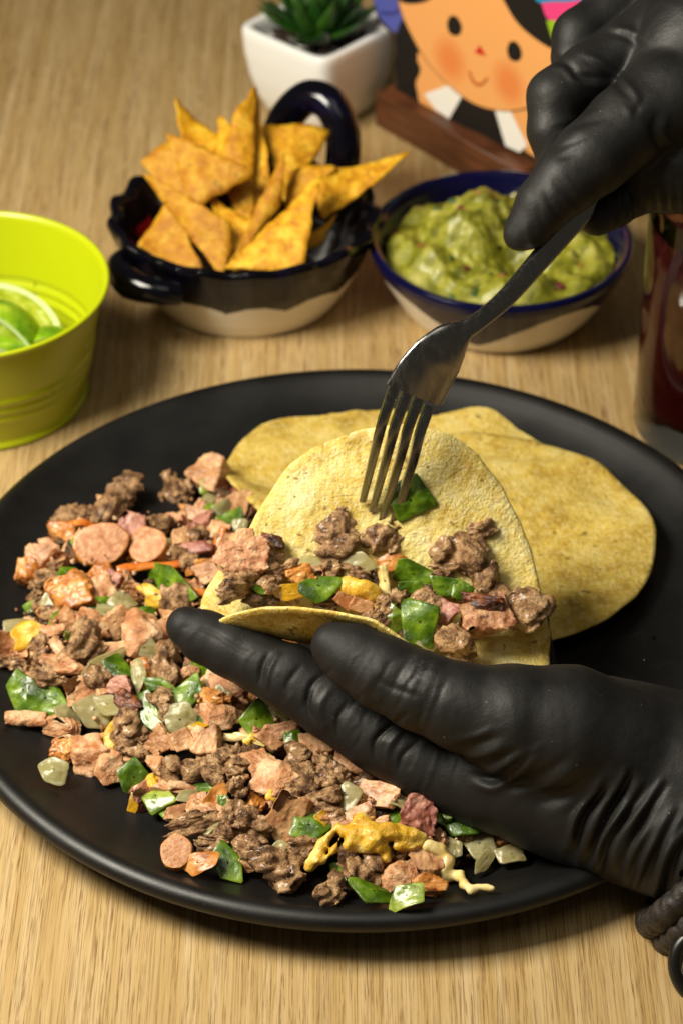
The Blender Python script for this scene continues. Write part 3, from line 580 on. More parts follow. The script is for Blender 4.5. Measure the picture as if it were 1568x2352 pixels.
# ------------------------------------------------------------------ gloved hands: one smooth-blended field each
def field(X, chains, k=.35):
    D = np.full(X.shape[:-1], 9.0)
    for ch in chains:
        for (a, ra), (b, rb) in zip(ch[:-1], ch[1:]):
            lo = np.minimum(a, b) - max(ra, rb) - 1.6; hi = np.maximum(a, b) + max(ra, rb) + 1.6
            m = tuple(slice(max(0, int((lo[q] - X[0, 0, 0, q]) / GH)), max(0, int((hi[q] - X[0, 0, 0, q]) / GH) + 2)) for q in range(3))
            Y = X[m]
            if not Y.size: continue
            ab = b - a; t = np.clip(((Y - a) @ ab) / (ab @ ab + 1e-9), 0, 1)
            d = np.linalg.norm(Y - a - t[..., None] * ab, axis=-1) - (ra + (rb - ra) * t)
            D0 = D[m]; h = np.clip(.5 + .5 * (D0 - d) / k, 0, 1); D[m] = D0 * (1 - h) + d * h - k * h * (1 - h)
    return D
GH = .085
def chain(pts, n=0): return [(P(x, y, d), r) for x, y, d, r in pts]
def smin(a, b, k): h = np.clip(.5 + .5 * (a - b) / k, 0, 1); return a * (1 - h) + b * h - k * h * (1 - h)
def hand_mesh(groups, kb, strokes, lo, hi):
    X, o0 = grid3(lo, hi, GH); D = None
    for g, k in groups:
        d = field(X, [chain(c) for c in g], k); D = d if D is None else smin(D, d, kb)
    V, F = surfnet(D, o0, GH)
    for it in range(3):                                            # relax the grid steps
        A = np.zeros_like(V); n = np.zeros(len(V))
        for e in ((0, 1), (1, 2), (2, 3), (3, 0)):
            i, j = F[:, e[0]], F[:, e[1]]
            for q in range(3): A[:, q] += np.bincount(i, V[j, q], len(V)) + np.bincount(j, V[i, q], len(V))
            n += np.bincount(i, minlength=len(V)) + np.bincount(j, minlength=len(V))
        V = V * .5 + .5 * A / n[:, None]
    fn = np.cross(V[F[:, 2]] - V[F[:, 0]], V[F[:, 3]] - V[F[:, 1]]); N = np.zeros_like(V)
    for c in range(4):
        for q in range(3): N[:, q] += np.bincount(F[:, c], fn[:, q], len(V))
    N /= np.linalg.norm(N, axis=1)[:, None] + 1e-12
    if ((V - CAM) * N).sum() > 0 and False: N = -N
    # folds of the glove: each a curved ridge or groove in the surface
    disp = np.zeros(len(V)); px = topx(V); front = sstep(.05, .4, -(N @ FWD))
    for amp, wd, pts in strokes:
        c = spline(pts, 24); best = np.full(len(V), 1e9); tt = np.zeros(len(V))
        near = (px[:, 0] > c[:, 0].min() - 60) & (px[:, 0] < c[:, 0].max() + 60) & (px[:, 1] > c[:, 1].min() - 60) & (px[:, 1] < c[:, 1].max() + 60)
        ix = np.nonzero(near)[0]
        if not len(ix): continue
        q = px[ix]; bd = np.full(len(ix), 1e9); bt = np.zeros(len(ix))
        for s in range(23):
            a, b = c[s], c[s + 1]; ab = b - a; t = np.clip(((q - a) @ ab) / (ab @ ab + 1e-9), 0, 1); dd_ = np.linalg.norm(q - a - t[:, None] * ab, axis=1)
            w = dd_ < bd; bd[w] = dd_[w]; bt[w] = (s + t[w]) / 23
        disp[ix] += amp * np.exp(-(bd / wd) ** 2) * np.sin(pi * np.clip(bt * .94 + .03, 0, 1)) ** .6 * front[ix]
    disp += .014 * fbm(V * .8, 2, 2) + .008 * fbm(V * 3.0, 2, 4)
    return V + N * disp[:, None], F
# left hand (lower right): index finger under the taco, thumb in front, other fingers cupped behind
LH = [([[(428, 1440, 82.2, .70), (468, 1462, 82.2, .92), (530, 1490, 82, .98), (592, 1521, 81.8, 1.0), (663, 1556, 81.5, 1.13), (760, 1617, 81.2, 1.2), (870, 1688, 80.9, 1.27), (985, 1750, 80.6, 1.40), (1120, 1795, 80.3, 1.72)]], .15),
      ([[(1130, 1770, 80.3, 1.75), (1240, 1800, 79.9, 2.0), (1360, 1840, 79.5, 2.1), (1480, 1880, 79.0, 2.1), (1590, 1905, 78.6, 2.25), (1700, 1990, 78.4, 2.25)],
        [(1250, 1700, 80.2, 1.9), (1380, 1720, 79.8, 2.2), (1500, 1760, 79.5, 2.4), (1620, 1800, 79.3, 2.6), (1760, 1900, 79.0, 2.6)]], .9),
      ([[(766, 1482, 79.2, .76), (808, 1506, 79.1, 1.05), (880, 1546, 78.8, 1.20), (966, 1588, 78.5, 1.28), (1060, 1624, 78.3, 1.40), (1180, 1655, 78.3, 1.80), (1300, 1680, 78.5, 2.15), (1420, 1730, 78.8, 2.2)]], .25),
      ([[(1280, 1740, 81.5, 1.1), (1225, 1580, 85.4, 1.0), (1195, 1420, 87.0, .95), (1165, 1280, 87.0, .85), (1108, 1166, 86.5, .68)],
        [(1280, 1740, 82.0, 1.1), (1220, 1640, 86.3, 1.0), (1140, 1560, 87.6, .95), (1000, 1480, 87.4, .8)],
        [(1250, 1780, 82.0, 1.1), (1150, 1740, 85.5, .95), (980, 1640, 86.6, .9), (860, 1560, 86.4, .75)]], .25)]
LS = [(-.13, 5, [(595, 1572), (602, 1530), (618, 1500)]), (.09, 5, [(612, 1580), (620, 1540), (640, 1500)]), (-.06, 6, [(665, 1600), (662, 1570), (690, 1530)]), (-.13, 6, [(722, 1660), (705, 1620), (718, 1570), (760, 1540)]), (.06, 9, [(745, 1670), (735, 1620), (760, 1575)]),
      (-.09, 5, [(775, 1690), (775, 1650), (800, 1610)]), (-.13, 6, [(860, 1740), (862, 1700), (905, 1660), (935, 1640)]), (.06, 8, [(885, 1755), (895, 1710), (940, 1665)]), (-.09, 5, [(915, 1770), (925, 1735), (965, 1700)]),
      (-.05, 6, [(420, 1440), (480, 1450), (545, 1490), (600, 1512)]), (.04, 7, [(432, 1470), (445, 1450), (462, 1442)]),
      (.16, 12, [(1090, 1800), (1135, 1810), (1180, 1780), (1230, 1740)]), (-.16, 11, [(1095, 1780), (1140, 1788), (1180, 1760), (1225, 1720)]), (.13, 10, [(1090, 1768), (1130, 1768), (1190, 1740), (1240, 1715)]), (-.12, 9, [(1080, 1750), (1130, 1748), (1190, 1722)]),
      (.10, 9, [(1075, 1738), (1110, 1732), (1160, 1712)]), (-.09, 9, [(1055, 1720), (1100, 1708), (1150, 1690)]), (.07, 8, [(1040, 1700), (1090, 1690), (1130, 1675)]), (-.05, 8, [(860, 1560), (900, 1580), (960, 1600)]),
      (.08, 11, [(1180, 1830), (1260, 1800), (1330, 1755)]), (-.08, 11, [(1170, 1805), (1250, 1775), (1310, 1735)]), (-.08, 12, [(1230, 1850), (1310, 1815), (1390, 1760)]), (.06, 12, [(1260, 1870), (1340, 1830), (1410, 1780)])]
_r = np.random.default_rng(5)
for k in range(13):                                                 # gathers fanning out from the cuff
    f = (k + _r.uniform(-.3, .3)) / 12; x0, y0 = 1290 + 215 * f, 1958 + 100 * f + _r.uniform(-30, 10); ln_ = _r.uniform(.6, 1.1); x1, y1 = x0 + 105 * ln_, y0 - 205 * ln_; bx = _r.uniform(4, 16)
    a_ = _r.uniform(.07, .19); w_ = _r.uniform(7, 12); mx, my = (x0 + x1) / 2 - bx, (y0 + y1) / 2
    LS += [(a_, w_, [(x0, y0), (mx, my), (x1, y1)]), (-a_, w_, [(x0 + w_ * 1.7, y0 + 6), (mx + w_ * 1.8, my + 4), (x1 + w_ * 1.6, y1 + 8)])]
for k in range(9):                                                  # fine pleats over the ball of the thumb
    x = 960 + k * 42; LS.append((.014 if k % 2 else -.014, 12, [(x, 1560 + k * 6), (x + 10, 1610 + k * 7), (x + 6, 1660 + k * 8)]))
for c_, k0, k1, wd_ in (([(530, 1490), (663, 1556), (760, 1617), (870, 1688), (985, 1750), (1120, 1795)], .05, .98, 80), ([(790, 1495), (880, 1546), (966, 1588), (1060, 1624)], .1, .9, 85)):
    cc_ = spline(c_, 60); R2 = np.random.default_rng(3)
    for k in range(26):                                             # faint creases across the fingers
        q = R2.uniform(k0, k1) * 58; i = int(q); t_ = nrm(cc_[i + 1] - cc_[i]); n_ = np.array([-t_[1], t_[0]]); m_ = cc_[i]; a_, b_ = sorted(R2.uniform(-1, 1, 2)); s_ = R2.uniform(-14, 14)
        LS.append((R2.uniform(.015, .035) * R2.choice([-1, 1]), 5, [m_ + n_ * wd_ * a_, m_ + n_ * wd_ * (a_ + b_) / 2 + t_ * s_, m_ + n_ * wd_ * b_ + t_ * s_ * .4]))
pts_ = np.array([P(x, y, d) for g, _ in LH for c in g for x, y, d, r in c]); lo, hi = pts_.min(0) - 2.8, pts_.max(0) + 2.8
hi[0] = min(hi[0], P(1640, 1900, 79)[0])
V, F = hand_mesh(LH, .30, LS, lo, hi)
# the cuff: the glove ends in a slanting hem; everything beyond it is bare wrist
hemP, hemN = P(1548, 2016, 77.5), nrm(RIGHT * .80 - UPC * .62)
cen = V[F].mean(1); keep = ((cen - hemP) @ hemN + .18 * np.sin(topx(cen)[:, 1] * .07)) < 0
Fg = F[keep]; used = np.unique(Fg); re = -np.ones(len(V), int); re[used] = np.arange(len(used))
LHo = P(1350, 1840, 79.5)
_i = np.argmin(np.linalg.norm(topx(V) - np.array([958, 1538]), axis=1) + 40 * np.maximum(0, (V - CAM) @ FWD - 77.8))
lh = obj('gloved_hand', V[used], re[Fg], glove_mat(V[_i] - LHo), loc=LHo, label='lower left hand in a black glove cradling the folded taco from below', cat='hand')
skinm = NT('bare_skin').set(col='b0714a', rough=.5, sss=.25); skinm.radius((1, .4, .2), .008); skinm = skinm.m
w_ = [(1470, 1880, 79.4, 1.5), (1570, 1935, 79.0, 1.6), (1660, 2020, 78.8, 1.75), (1780, 2140, 78.6, 2.1), (2300, 2600, 77.5, 3.2)]
V, F = tube(spline([P(*q[:3]) for q in w_], 30), np.interp(np.linspace(0, 4, 30), range(5), [q[3] for q in w_]), 40); obj('wrist', V, F, skinm, lh)
def torus_beads(c, ax, R, r, n, jitter): 
    ax = nrm(ax); e1 = nrm(np.cross(ax, [0, .3, 1])); e2 = np.cross(ax, e1); parts = []
    for k in range(n):
        a = k * 2 * pi / n; m = c + (e1 * cos(a) + e2 * sin(a)) * R + RNG.normal(0, jitter, 3)
        v, f = lathe([(.01, -r), (r * .7, -r * .75), (r, 0), (r * .7, r * .75), (.01, r)], 12, (0, 0, 0)); parts.append((v + m, f))
    return join(parts)
wd = nrm(P(1640, 2050, 78.6) - P(1530, 1950, 78.8)); br = thing('cord_bracelet', 'chunky black knotted cord bracelet around the lower left wrist', 'bracelet', P(1575, 2010, 78.7))
cordm = food('black_cord', [(.35, '120e0b'), (.6, '2a221b'), (.75, '40352a')], 3, .55, .6, 9, .06)
for (x, y), R_ in (((1590, 2014), 2.05), ((1628, 2052), 2.1)):            # two turns of thick braided cord
    e1 = nrm(np.cross(wd, [0, .3, 1])); e2 = np.cross(wd, e1); c0 = P(x, y, 78.7); n, m = 220, 26; V = []
    for k in range(n):
        a = k * 2 * pi / n; ra = e1 * cos(a) + e2 * sin(a); th = np.arange(m) * 2 * pi / m
        r = .46 * (1 + .20 * np.maximum(np.abs(np.sin(13 * a + th)), np.abs(np.sin(13 * a - th + .8))) - .14 + .05 * np.sin(7 * a))
        V.append(c0 + ra * R_ + (np.cos(th)[:, None] * ra + np.sin(th)[:, None] * wd) * r[:, None])
    i_ = np.arange(m); j_ = (i_ + 1) % m; F = np.concatenate([np.stack([k * m + i_, ((k + 1) % n) * m + i_, ((k + 1) % n) * m + j_, k * m + j_], -1) for k in range(n)])
    obj('braided_cord', np.concatenate(V), F, cordm, br)
ring_c = P(1622, 2226, 76.8); rg = thing('bracelet_charm', 'black ring shaped charm with a metal bead hanging at the right edge', 'charm', ring_c)
e1, e2 = nrm(RIGHT * .5 - UPC * .86), nrm(RIGHT * .86 + UPC * .5)
V, F = tube([ring_c + e1 * cos(a) * 1.15 + e2 * sin(a) * .95 for a in np.linspace(0, 2 * pi, 50)], .24, 14); obj('ring', V, F, simple('black_leather', '14120f', .35), rg)
V, F = tube([ring_c + e2 * t for t in (-.55, .5)], .22, 14); obj('bead', V, F, simple('polished_steel', 'b9b2a8', .2, metal=1.0), rg)
V, F = tube(spline([ring_c + e1 * 1.2, ring_c + e1 * 1.6 - e2 * .2, P(1640, 2370, 77.4)], 14), .34, 14); obj('tail', V, F, simple('black_leather_tail', '15130f', .3), rg)
# right hand (top right): thumb laid along the fork, index curled behind it, other fingertips below
RH = [([[(1190, 540, 83.6, .54), (1212, 520, 83.6, .78), (1248, 470, 83.5, .98), (1300, 415, 83.5, 1.18), (1360, 360, 83.6, 1.34), (1440, 290, 83.9, 1.46), (1540, 225, 84.4, 1.75), (1660, 170, 85, 2.2)]], .2),
      ([[(1520, 250, 85.4, 2.0), (1620, 120, 85.6, 2.5), (1760, 60, 86, 2.8)], [(1540, 360, 85.6, 1.75), (1660, 320, 85.5, 2.1), (1780, 300, 85.5, 2.3)], [(1440, 400, 86.0, 1.2), (1540, 380, 85.6, 1.6)]], .8),
      ([[(1320, 430, 85.5, .72), (1286, 370, 85.4, .80), (1272, 300, 85.3, .93), (1278, 222, 85.3, 1.04), (1350, 170, 85.5, 1.06), (1440, 115, 85.8, 1.15), (1560, 40, 86.2, 1.5), (1680, -20, 86.6, 1.9)]], .2),
      ([[(1322, 130, 86.9, .92), (1330, 80, 87.1, .96), (1400, 30, 87.4, 1.0), (1500, -30, 87.8, 1.2), (1640, -90, 88, 1.6)]], .2),
      ([[(1400, 10, 88.6, .9), (1420, -30, 88.8, 1.0), (1520, -90, 89, 1.1)]], .2),
      ([[(1370, 496, 85.3, .70), (1405, 468, 85.5, .85), (1460, 430, 86.0, .95), (1530, 380, 86.3, 1.2)], [(1440, 440, 87.2, .75), (1520, 400, 87.2, .9)]], .25)]
RS = [(-.14, 9, [(1268, 135), (1300, 145), (1330, 175), (1400, 180), (1440, 215)]), (.12, 9, [(1262, 150), (1300, 160), (1325, 190), (1395, 200)]), (.12, 9, [(1330, 118), (1390, 150), (1450, 205), (1470, 240)]), (-.10, 9, [(1340, 135), (1400, 170), (1445, 220)]),
      (-.10, 9, [(1390, 70), (1440, 85), (1480, 120)]), (.08, 8, [(1400, 60), (1445, 70), (1495, 100)]), (-.10, 8, [(1455, 280), (1462, 250), (1480, 225)]), (.09, 9, [(1430, 240), (1450, 262), (1470, 270)]),
      (-.06, 7, [(1270, 300), (1330, 285), (1390, 270)]), (.05, 7, [(1265, 285), (1330, 268), (1385, 250)]), (-.06, 7, [(1275, 340), (1320, 325), (1370, 300)]), (-.06, 7, [(1278, 365), (1310, 355), (1330, 345)]),
      (-.09, 8, [(1262, 400), (1300, 440), (1330, 470), (1370, 490)]), (.06, 8, [(1255, 420), (1290, 460), (1330, 490)]), (-.07, 7, [(1250, 440), (1270, 480), (1300, 515)]), (-.05, 7, [(1235, 470), (1240, 500), (1262, 535)]), (-.05, 6, [(1188, 510), (1172, 540), (1180, 575)]), (.05, 7, [(1205, 500), (1212, 540), (1230, 565)]), (-.05, 6, [(1300, 395), (1330, 425), (1390, 440)]),
      (-.12, 10, [(1510, 255), (1500, 300), (1520, 340), (1560, 370)]), (.10, 10, [(1530, 270), (1525, 310), (1560, 345)])]
for k in range(8):
    x = 1395 + k * 24; RS += [(.10, 8, [(x, 440 - k * 3), (x + 4, 480 - k * 2), (x + 2, 525)]), (-.10, 7, [(x + 12, 440 - k * 3), (x + 16, 480), (x + 14, 525)])]
pts_ = np.array([P(x, y, d) for g, _ in RH for c in g for x, y, d, r in c]); lo, hi = pts_.min(0) - 2.8, pts_.max(0) + 2.8
RS = [(a * .55, w, p) for a, w, p in RS]; V, F = hand_mesh(RH, .18, RS, lo, hi)
rh = obj('gloved_hand', V, F, M['glove'], loc=P(1500, 250, 85), label='upper right hand in a black glove pressing its thumb on the fork handle', cat='hand')
V, F = tube(spline([P(1700, 120, 86), P(1900, 40, 86.6), P(2500, -260, 88)], 24), np.linspace(2.2, 3.6, 24), 36); obj('wrist', V, F, skinm, rh)
# ------------------------------------------------------------------ fork
steel = NT('brushed_steel'); _co = steel.coord((1, 1, .12), False); steel.set(col=(.34, .335, .33), metal=1.0, rough=steel.ramp(steel.noise(_co, 6, 4), [(.35, (.16,) * 3), (.65, (.30,) * 3)])); steel.bump([(steel.noise(_co, 9, 4), .06)], .02); steel = steel.m
fk = thing('fork', 'steel fork held by the upper gloved hand with tines on the filling', 'fork', P(1060, 770, 82.5))
Wd = nrm(RIGHT * .80 - UPC * .42 + FWD * .42)                        # across the fork
def blade(cl, hw, th, name, mat, crown=0.0, n=60, m=14):
    """flat bar along cl: half widths hw, thickness th, slightly crowned"""
    c = spline(cl, n); T = np.gradient(c, axis=0); T /= np.linalg.norm(T, axis=1)[:, None]
    w = np.interp(np.linspace(0, 1, n), np.linspace(0, 1, len(hw)), hw); th = np.interp(np.linspace(0, 1, n), np.linspace(0, 1, len(np.atleast_1d(th))), np.atleast_1d(th)); V = []
    for k in range(n):
        a = nrm(Wd - T[k] * (Wd @ T[k])); b = np.cross(T[k], a); b = b if b @ FWD < 0 else -b
        for q in range(m):
            an = q * 2 * pi / m; sx = np.sign(cos(an)) * abs(cos(an)) ** .3; sy = np.sign(sin(an)) * abs(sin(an)) ** .3
            V.append(c[k] + a * sx * w[k] + b * (sy * th[k] / 2 + crown * (1 - sx * sx) * w[k]))
    F = [(k * m + q, k * m + (q + 1) % m, (k + 1) * m + (q + 1) % m, (k + 1) * m + q) for k in range(n - 1) for q in range(m)] + [tuple(range(m))[::-1], tuple(range((n - 1) * m, n * m))]
    return obj(name, V, F, mat, fk, sharp=50)
blade([P(1400, 415, 85.2), P(1305, 520, 84.4), P(1235, 600, 83.6), P(1165, 680, 82.8), P(1108, 730, 82.2), P(1068, 757, 81.9), P(1035, 784, 81.8), P(1004, 820, 81.85), P(975, 860, 82.05), P(950, 905, 82.3)],
      [.42, .40, .37, .33, .30, .36, .74, .98, 1.07, 1.10], [.30, .30, .28, .26, .26, .22, .18, .16, .16, .16], 'handle', steel, .22, 110, 18)
roots = [(910, 880), (936, 898), (961, 915), (985, 932)]; mids = [(867, 1010), (893, 1030), (919, 1050), (945, 1068)]; tips = [(832, 1152), (854, 1175), (876, 1194), (897, 1214)]
for k in range(4):
    dz = (k - 1.5) * .20
    blade([P(*roots[k], 82.2 + dz), P((roots[k][0] + mids[k][0]) / 2 - 3, (roots[k][1] + mids[k][1]) / 2, 82.2 + dz), P(*mids[k], 82.6 + dz), P(*tips[k], 83.9 + dz * .6)], [.19, .185, .175, .16, .12], [.2, .2, .18, .12], 'tine', steel, 0, 40, 12)
# ------------------------------------------------------------------ pieces of food: shape makers give vertices in a unit box, faces, material slots
def mk_beef(seed, dark=False):
    r = np.random.default_rng(seed); X, o0 = grid3((-1.25,) * 3, (1.25,) * 3, .085)
    D = np.full(X.shape[:-1], 9.0)
    for k in range(r.integers(4, 7)):
        c = r.uniform(-.5, .5, 3) * [1.1, 1.1, .8]; R = r.uniform(.40, .68); D = smin(D, np.linalg.norm((X - c) * r.uniform(.8, 1.25, 3), axis=-1) - R, .16)
    g = nrm(r.normal(size=3)); Y = X + (X @ g)[..., None] * g * -.78
    D = D + .12 - .34 * np.abs(fbm(Y * 2.2 + seed, 2, seed % 5)) + .11 * fbm(Y * 5.0 + seed, 2, 3) + .05 * fbm(X * 8, 1, 1)
    return surfnet(D, o0, .085) + (None,)
def mk_block(seed, flat=1.0, rough=.03, nplane=7, jit=.22, rnd=.13):
    r = np.random.default_rng(seed); X, o0 = grid3((-1.2, -1.2, -1.2 * flat), (1.2, 1.2, 1.2 * flat), .075 if flat > .5 else .06)
    D = np.full(X.shape[:-1], -9.0)
    for ax in range(3):
        for sg in (-1, 1):
            n = np.zeros(3); n[ax] = sg; n = nrm(n + r.normal(0, jit, 3) * (1 if ax < 2 else .5)); d = (X @ n) - (flat * .92 if ax == 2 else .92) * r.uniform(.88, 1.02)
            D = -smin(-D, -d, rnd)
    for k in range(nplane - 6):
        n = nrm(r.normal(size=3) * [1, 1, .6]); D = -smin(-D, -((X @ n) - r.uniform(.75, .95)), rnd)
    X = X * 1.0; D = D + (rough + .05) * fbm(X * 1.6 + seed, 3, seed % 5) + (rough * .8 + .015) * fbm(X * 6 + seed, 2, 2)
    return surfnet(D, o0, .075 if flat > .5 else .06) + (None,)
def mk_chicken(seed):
    r = np.random.default_rng(seed); X, o0 = grid3((-1.2,) * 3, (1.2,) * 3, .075); D = np.full(X.shape[:-1], -9.0)
    for k in range(11):
        n = nrm(r.normal(size=3)); D = -smin(-D, -((X @ n) - r.uniform(.62, .95)), .14)
    g = nrm(r.normal(size=3) * [1, 1, .3]); st = np.abs(np.sin((X @ g) * 5 + fbm(X * 1.3, 2, 1) * 2))
    return surfnet(D + .07 * st + .07 * fbm(X * 3 + seed, 3, 2), o0, .075) + (None,)
def mk_slab(seed, bend=.35, thick=.22, jag=.12, ncorn=5, rows_=14, cols=40, soft=1):
    """thin curved piece with a polygonal outline: skin side up, flesh below"""
    r = np.random.default_rng(seed); th = np.arange(cols) * 2 * pi / cols
    ph = np.sort((np.arange(ncorn) + r.uniform(-.25, .25, ncorn)) * 2 * pi / ncorn) + r.uniform(0, 6.28); ds = r.uniform(.72, .95, ncorn)
    R = np.min([d / np.maximum(np.cos(th - p), .28) for p, d in zip(ph, ds)], 0); R = np.minimum(R, 1.25) / 1.0
    for _ in range(soft): R = (np.roll(R, 1) + 2 * R + np.roll(R, -1)) / 4
    R = R * (1 + jag * .35 * NZ[seed % 8](np.stack([np.cos(th) * 2.5, np.sin(th) * 2.5, th * 0 + seed], -1)))
    rr = np.linspace(.03, 1, rows_) ** .8; x = rr[:, None] * R * np.cos(th); y = rr[:, None] * R * np.sin(th)
    xm, ym = np.abs(x).max(), np.abs(y).max(); x = x / xm; y = y / ym
    a = r.uniform(0, 3.14); u = x * cos(a) + y * sin(a); z = bend * (.5 - u * u) + .10 * NZ[(seed + 3) % 8](np.stack([x * 1.3, y * 1.3, x * 0 + seed], -1)) + .04 * NZ[(seed + 5) % 8](np.stack([x * 4, y * 4, x * 0 + seed], -1))
    w = thick * (1 - .25 * sstep(.93, 1, rr))[:, None]
    ins = .94
    top = np.stack([x, y, z + w * .5], -1); bot = np.stack([x * ins, y * ins, z - w * .5], -1); K = rows_ * cols
    V = np.concatenate([top.reshape(-1, 3), bot.reshape(-1, 3)]); i = np.arange(cols); j = (i + 1) % cols; F = []; fm = []
    for k in range(rows_ - 1):
        p, q = k * cols, (k + 1) * cols
        F.append(np.stack([p + i, q + i, q + j, p + j], -1)); fm += [0] * cols; F.append(np.stack([K + p + i, K + p + j, K + q + j, K + q + i], -1)); fm += [1] * cols
    p = (rows_ - 1) * cols; F.append(np.stack([p + i, K + p + i, K + p + j, p + j], -1)); fm += [1] * cols
    return V, np.concatenate(F), np.array(fm)
def mk_slice(seed, thick=.42):
    """round sausage slice: pink cut face, browned skin at the side"""
    r = np.random.default_rng(seed); n = 48; t = thick
    prof = finer([(.02, t), (.9, t), (.97, t * .93), (1.0, t * .75), (1.0, -t * .75), (.96, -t), (.02, -t)], 5)
    a0, b0 = r.uniform(0, 6, 2)
    V, F = lathe(prof, n, (0, 0, 0), lambda th, rr, z: (rr * (1 + .06 * np.cos(2 * th + a0) + .035 * np.cos(3 * th + b0)), z + .0 * rr))
    V = V + .10 * np.stack([NZ[k](V * 1.6 + seed) for k in range(3)], -1) + .03 * np.stack([NZ[k + 3](V * 6 + seed) for k in range(3)], -1); V[:, 2] *= 1
    ring = np.repeat(np.arange(len(prof) - 1), n); fm = np.where((ring >= 7) & (ring < 25), 1, 0)
    return V, F, fm
def mk_strip(seed, wob=.3, flat=.5, rag=.25):
    r = np.random.default_rng(seed); X, o0 = grid3((-1.2, -1.2, -1.0), (1.2, 1.2, 1.0), .08)
    cx = r.uniform(-1, 1, 4); y0 = wob * np.sin(X[..., 0] * 2.2 + cx[0] * 3); z0 = wob * .8 * np.cos(X[..., 0] * 2.0 + cx[1] * 3)
    D = np.sqrt(((X[..., 1] - y0) / 1.0) ** 2 + ((X[..., 2] - z0) / flat) ** 2) - .55; D = np.maximum(D * .6, np.abs(X[..., 0]) - .98)
    return surfnet(D + rag * .3 * fbm(X * 2.4 + seed, 3, 1), o0, .08) + (None,)
def mk_wad(seed):
    r = np.random.default_rng(seed); X, o0 = grid3((-1.25,) * 3, (1.25,) * 3, .09); D = np.full(X.shape[:-1], 9.0)
    for k in range(5):
        c = r.uniform(-.5, .5, 3) * [1.2, 1, .5]; D = smin(D, np.linalg.norm((X - c) * [1, 1.1, 1.3], axis=-1) - r.uniform(.3, .55), .3)
    return surfnet(D + .08 * fbm(X * 2 + seed, 2, 3), o0, .09) + (None,)
# kind: (maker, thickness as a share of the smaller side or cm, materials, name, category)
KIND = {
 'beef': (mk_beef, .8, ['beef'], 'beef_chunk', 'beef'), 'bdark': (mk_beef, .8, ['beef_dark'], 'beef_chunk', 'beef'),
 'ham': (lambda s: mk_block(s, 1.0, .03), .75, ['ham'], 'ham_cube', 'ham'), 'hams': (lambda s: mk_block(s, .3, .03, 6, .2, .05), .9, ['ham'], 'ham_slice', 'ham'),
 'hred': (lambda s: mk_block(s, .7, .04), .8, ['ham_red'], 'ham_cube', 'ham'),
 'chk': (mk_chicken, .7, ['chicken'], 'chicken_chunk', 'chicken'),
 'slice': (mk_slice, 1.0, ['pink', 'skin'], 'sausage_slice', 'sausage'), 'sau': (lambda s: mk_block(s, 1.0, .07, 9, .25, .22), .8, ['pink'], 'sausage_chunk', 'sausage'),
 'bsau': (lambda s: mk_block(s, 1.0, .06, 8, .25, .15), .85, ['bsau'], 'sausage_chunk', 'sausage'), 'tan': (lambda s: mk_block(s, .8, .07, 8, .25, .2), .7, ['skin'], 'browned_sausage_chunk', 'sausage'), 'skin': (lambda s: mk_slab(s, .5, .16, .3, 5), .9, ['skin'], 'sausage_skin', 'sausage'),
 'ora': (lambda s: mk_strip(s, .22, .45, .3), .7, ['orange'], 'orange_strip', 'sausage'), 'char': (lambda s: mk_block(s, .8, .08, 8, .25, .2), .8, ['char'], 'charred_chunk', 'sausage'),
 'pep': (lambda s: mk_slab(s, .20, .30, .07, 4 + (s % 4 == 0), soft=0), .9, ['pepper', 'pepper_in'], 'green_pepper_piece', 'pepper'), 'pin': (lambda s: mk_slab(s, .42, .3, .14, 4, soft=0), .9, ['pepper_in', 'pepper'], 'green_pepper_piece', 'pepper'),
 'amb': (lambda s: mk_slab(s, .4, .2, .2, 5), .9, ['amber', 'amber'], 'yellow_pepper_piece', 'pepper'),
 'oni': (lambda s: mk_slab(s, .26, .30, .12, 4 + s % 2, soft=1), .9, ['onion', 'onion'], 'onion_piece', 'onion'),
 'che': (mk_wad, .7, ['cheese'], 'melted_cheese', 'cheese'), 'chp': (lambda s: mk_strip(s, .25, .6, .35), .8, ['cheese_pale'], 'melted_cheese', 'cheese'),
 'strip': (lambda s: mk_strip(s, .12, .5, .3), .8, ['chicken'], 'chicken_strip', 'chicken'), 'hstrip': (lambda s: mk_block(s, .5, .03, 6, .1), .8, ['ham'], 'ham_strip', 'ham'),
}
GROUPS = {'beef': 'beef chunks in the chopped filling', 'ham': 'ham pieces in the chopped filling', 'chicken': 'chicken pieces in the chopped filling', 'sausage': 'sausage pieces in the chopped filling',
          'pepper': 'pepper pieces in the chopped filling', 'onion': 'onion pieces in the chopped filling', 'cheese': 'bits of melted cheese in the filling'}
SHAPES = {}
def shape(kind, seed):
    if (kind, seed) not in SHAPES:
        V, F, fm = KIND[kind][0](seed); lo, hi = V.min(0), V.max(0)
        V = V - (lo + hi) / 2; V[:, :2] /= ((hi - lo) / 2)[:2]; V[:, 2] /= ((hi - lo) / 2)[2]
        SHAPES[kind, seed] = (V, F, fm, (hi - lo)[2] / (hi - lo)[:2].min())
    return SHAPES[kind, seed]
NSEED = [100]; PLACED = []
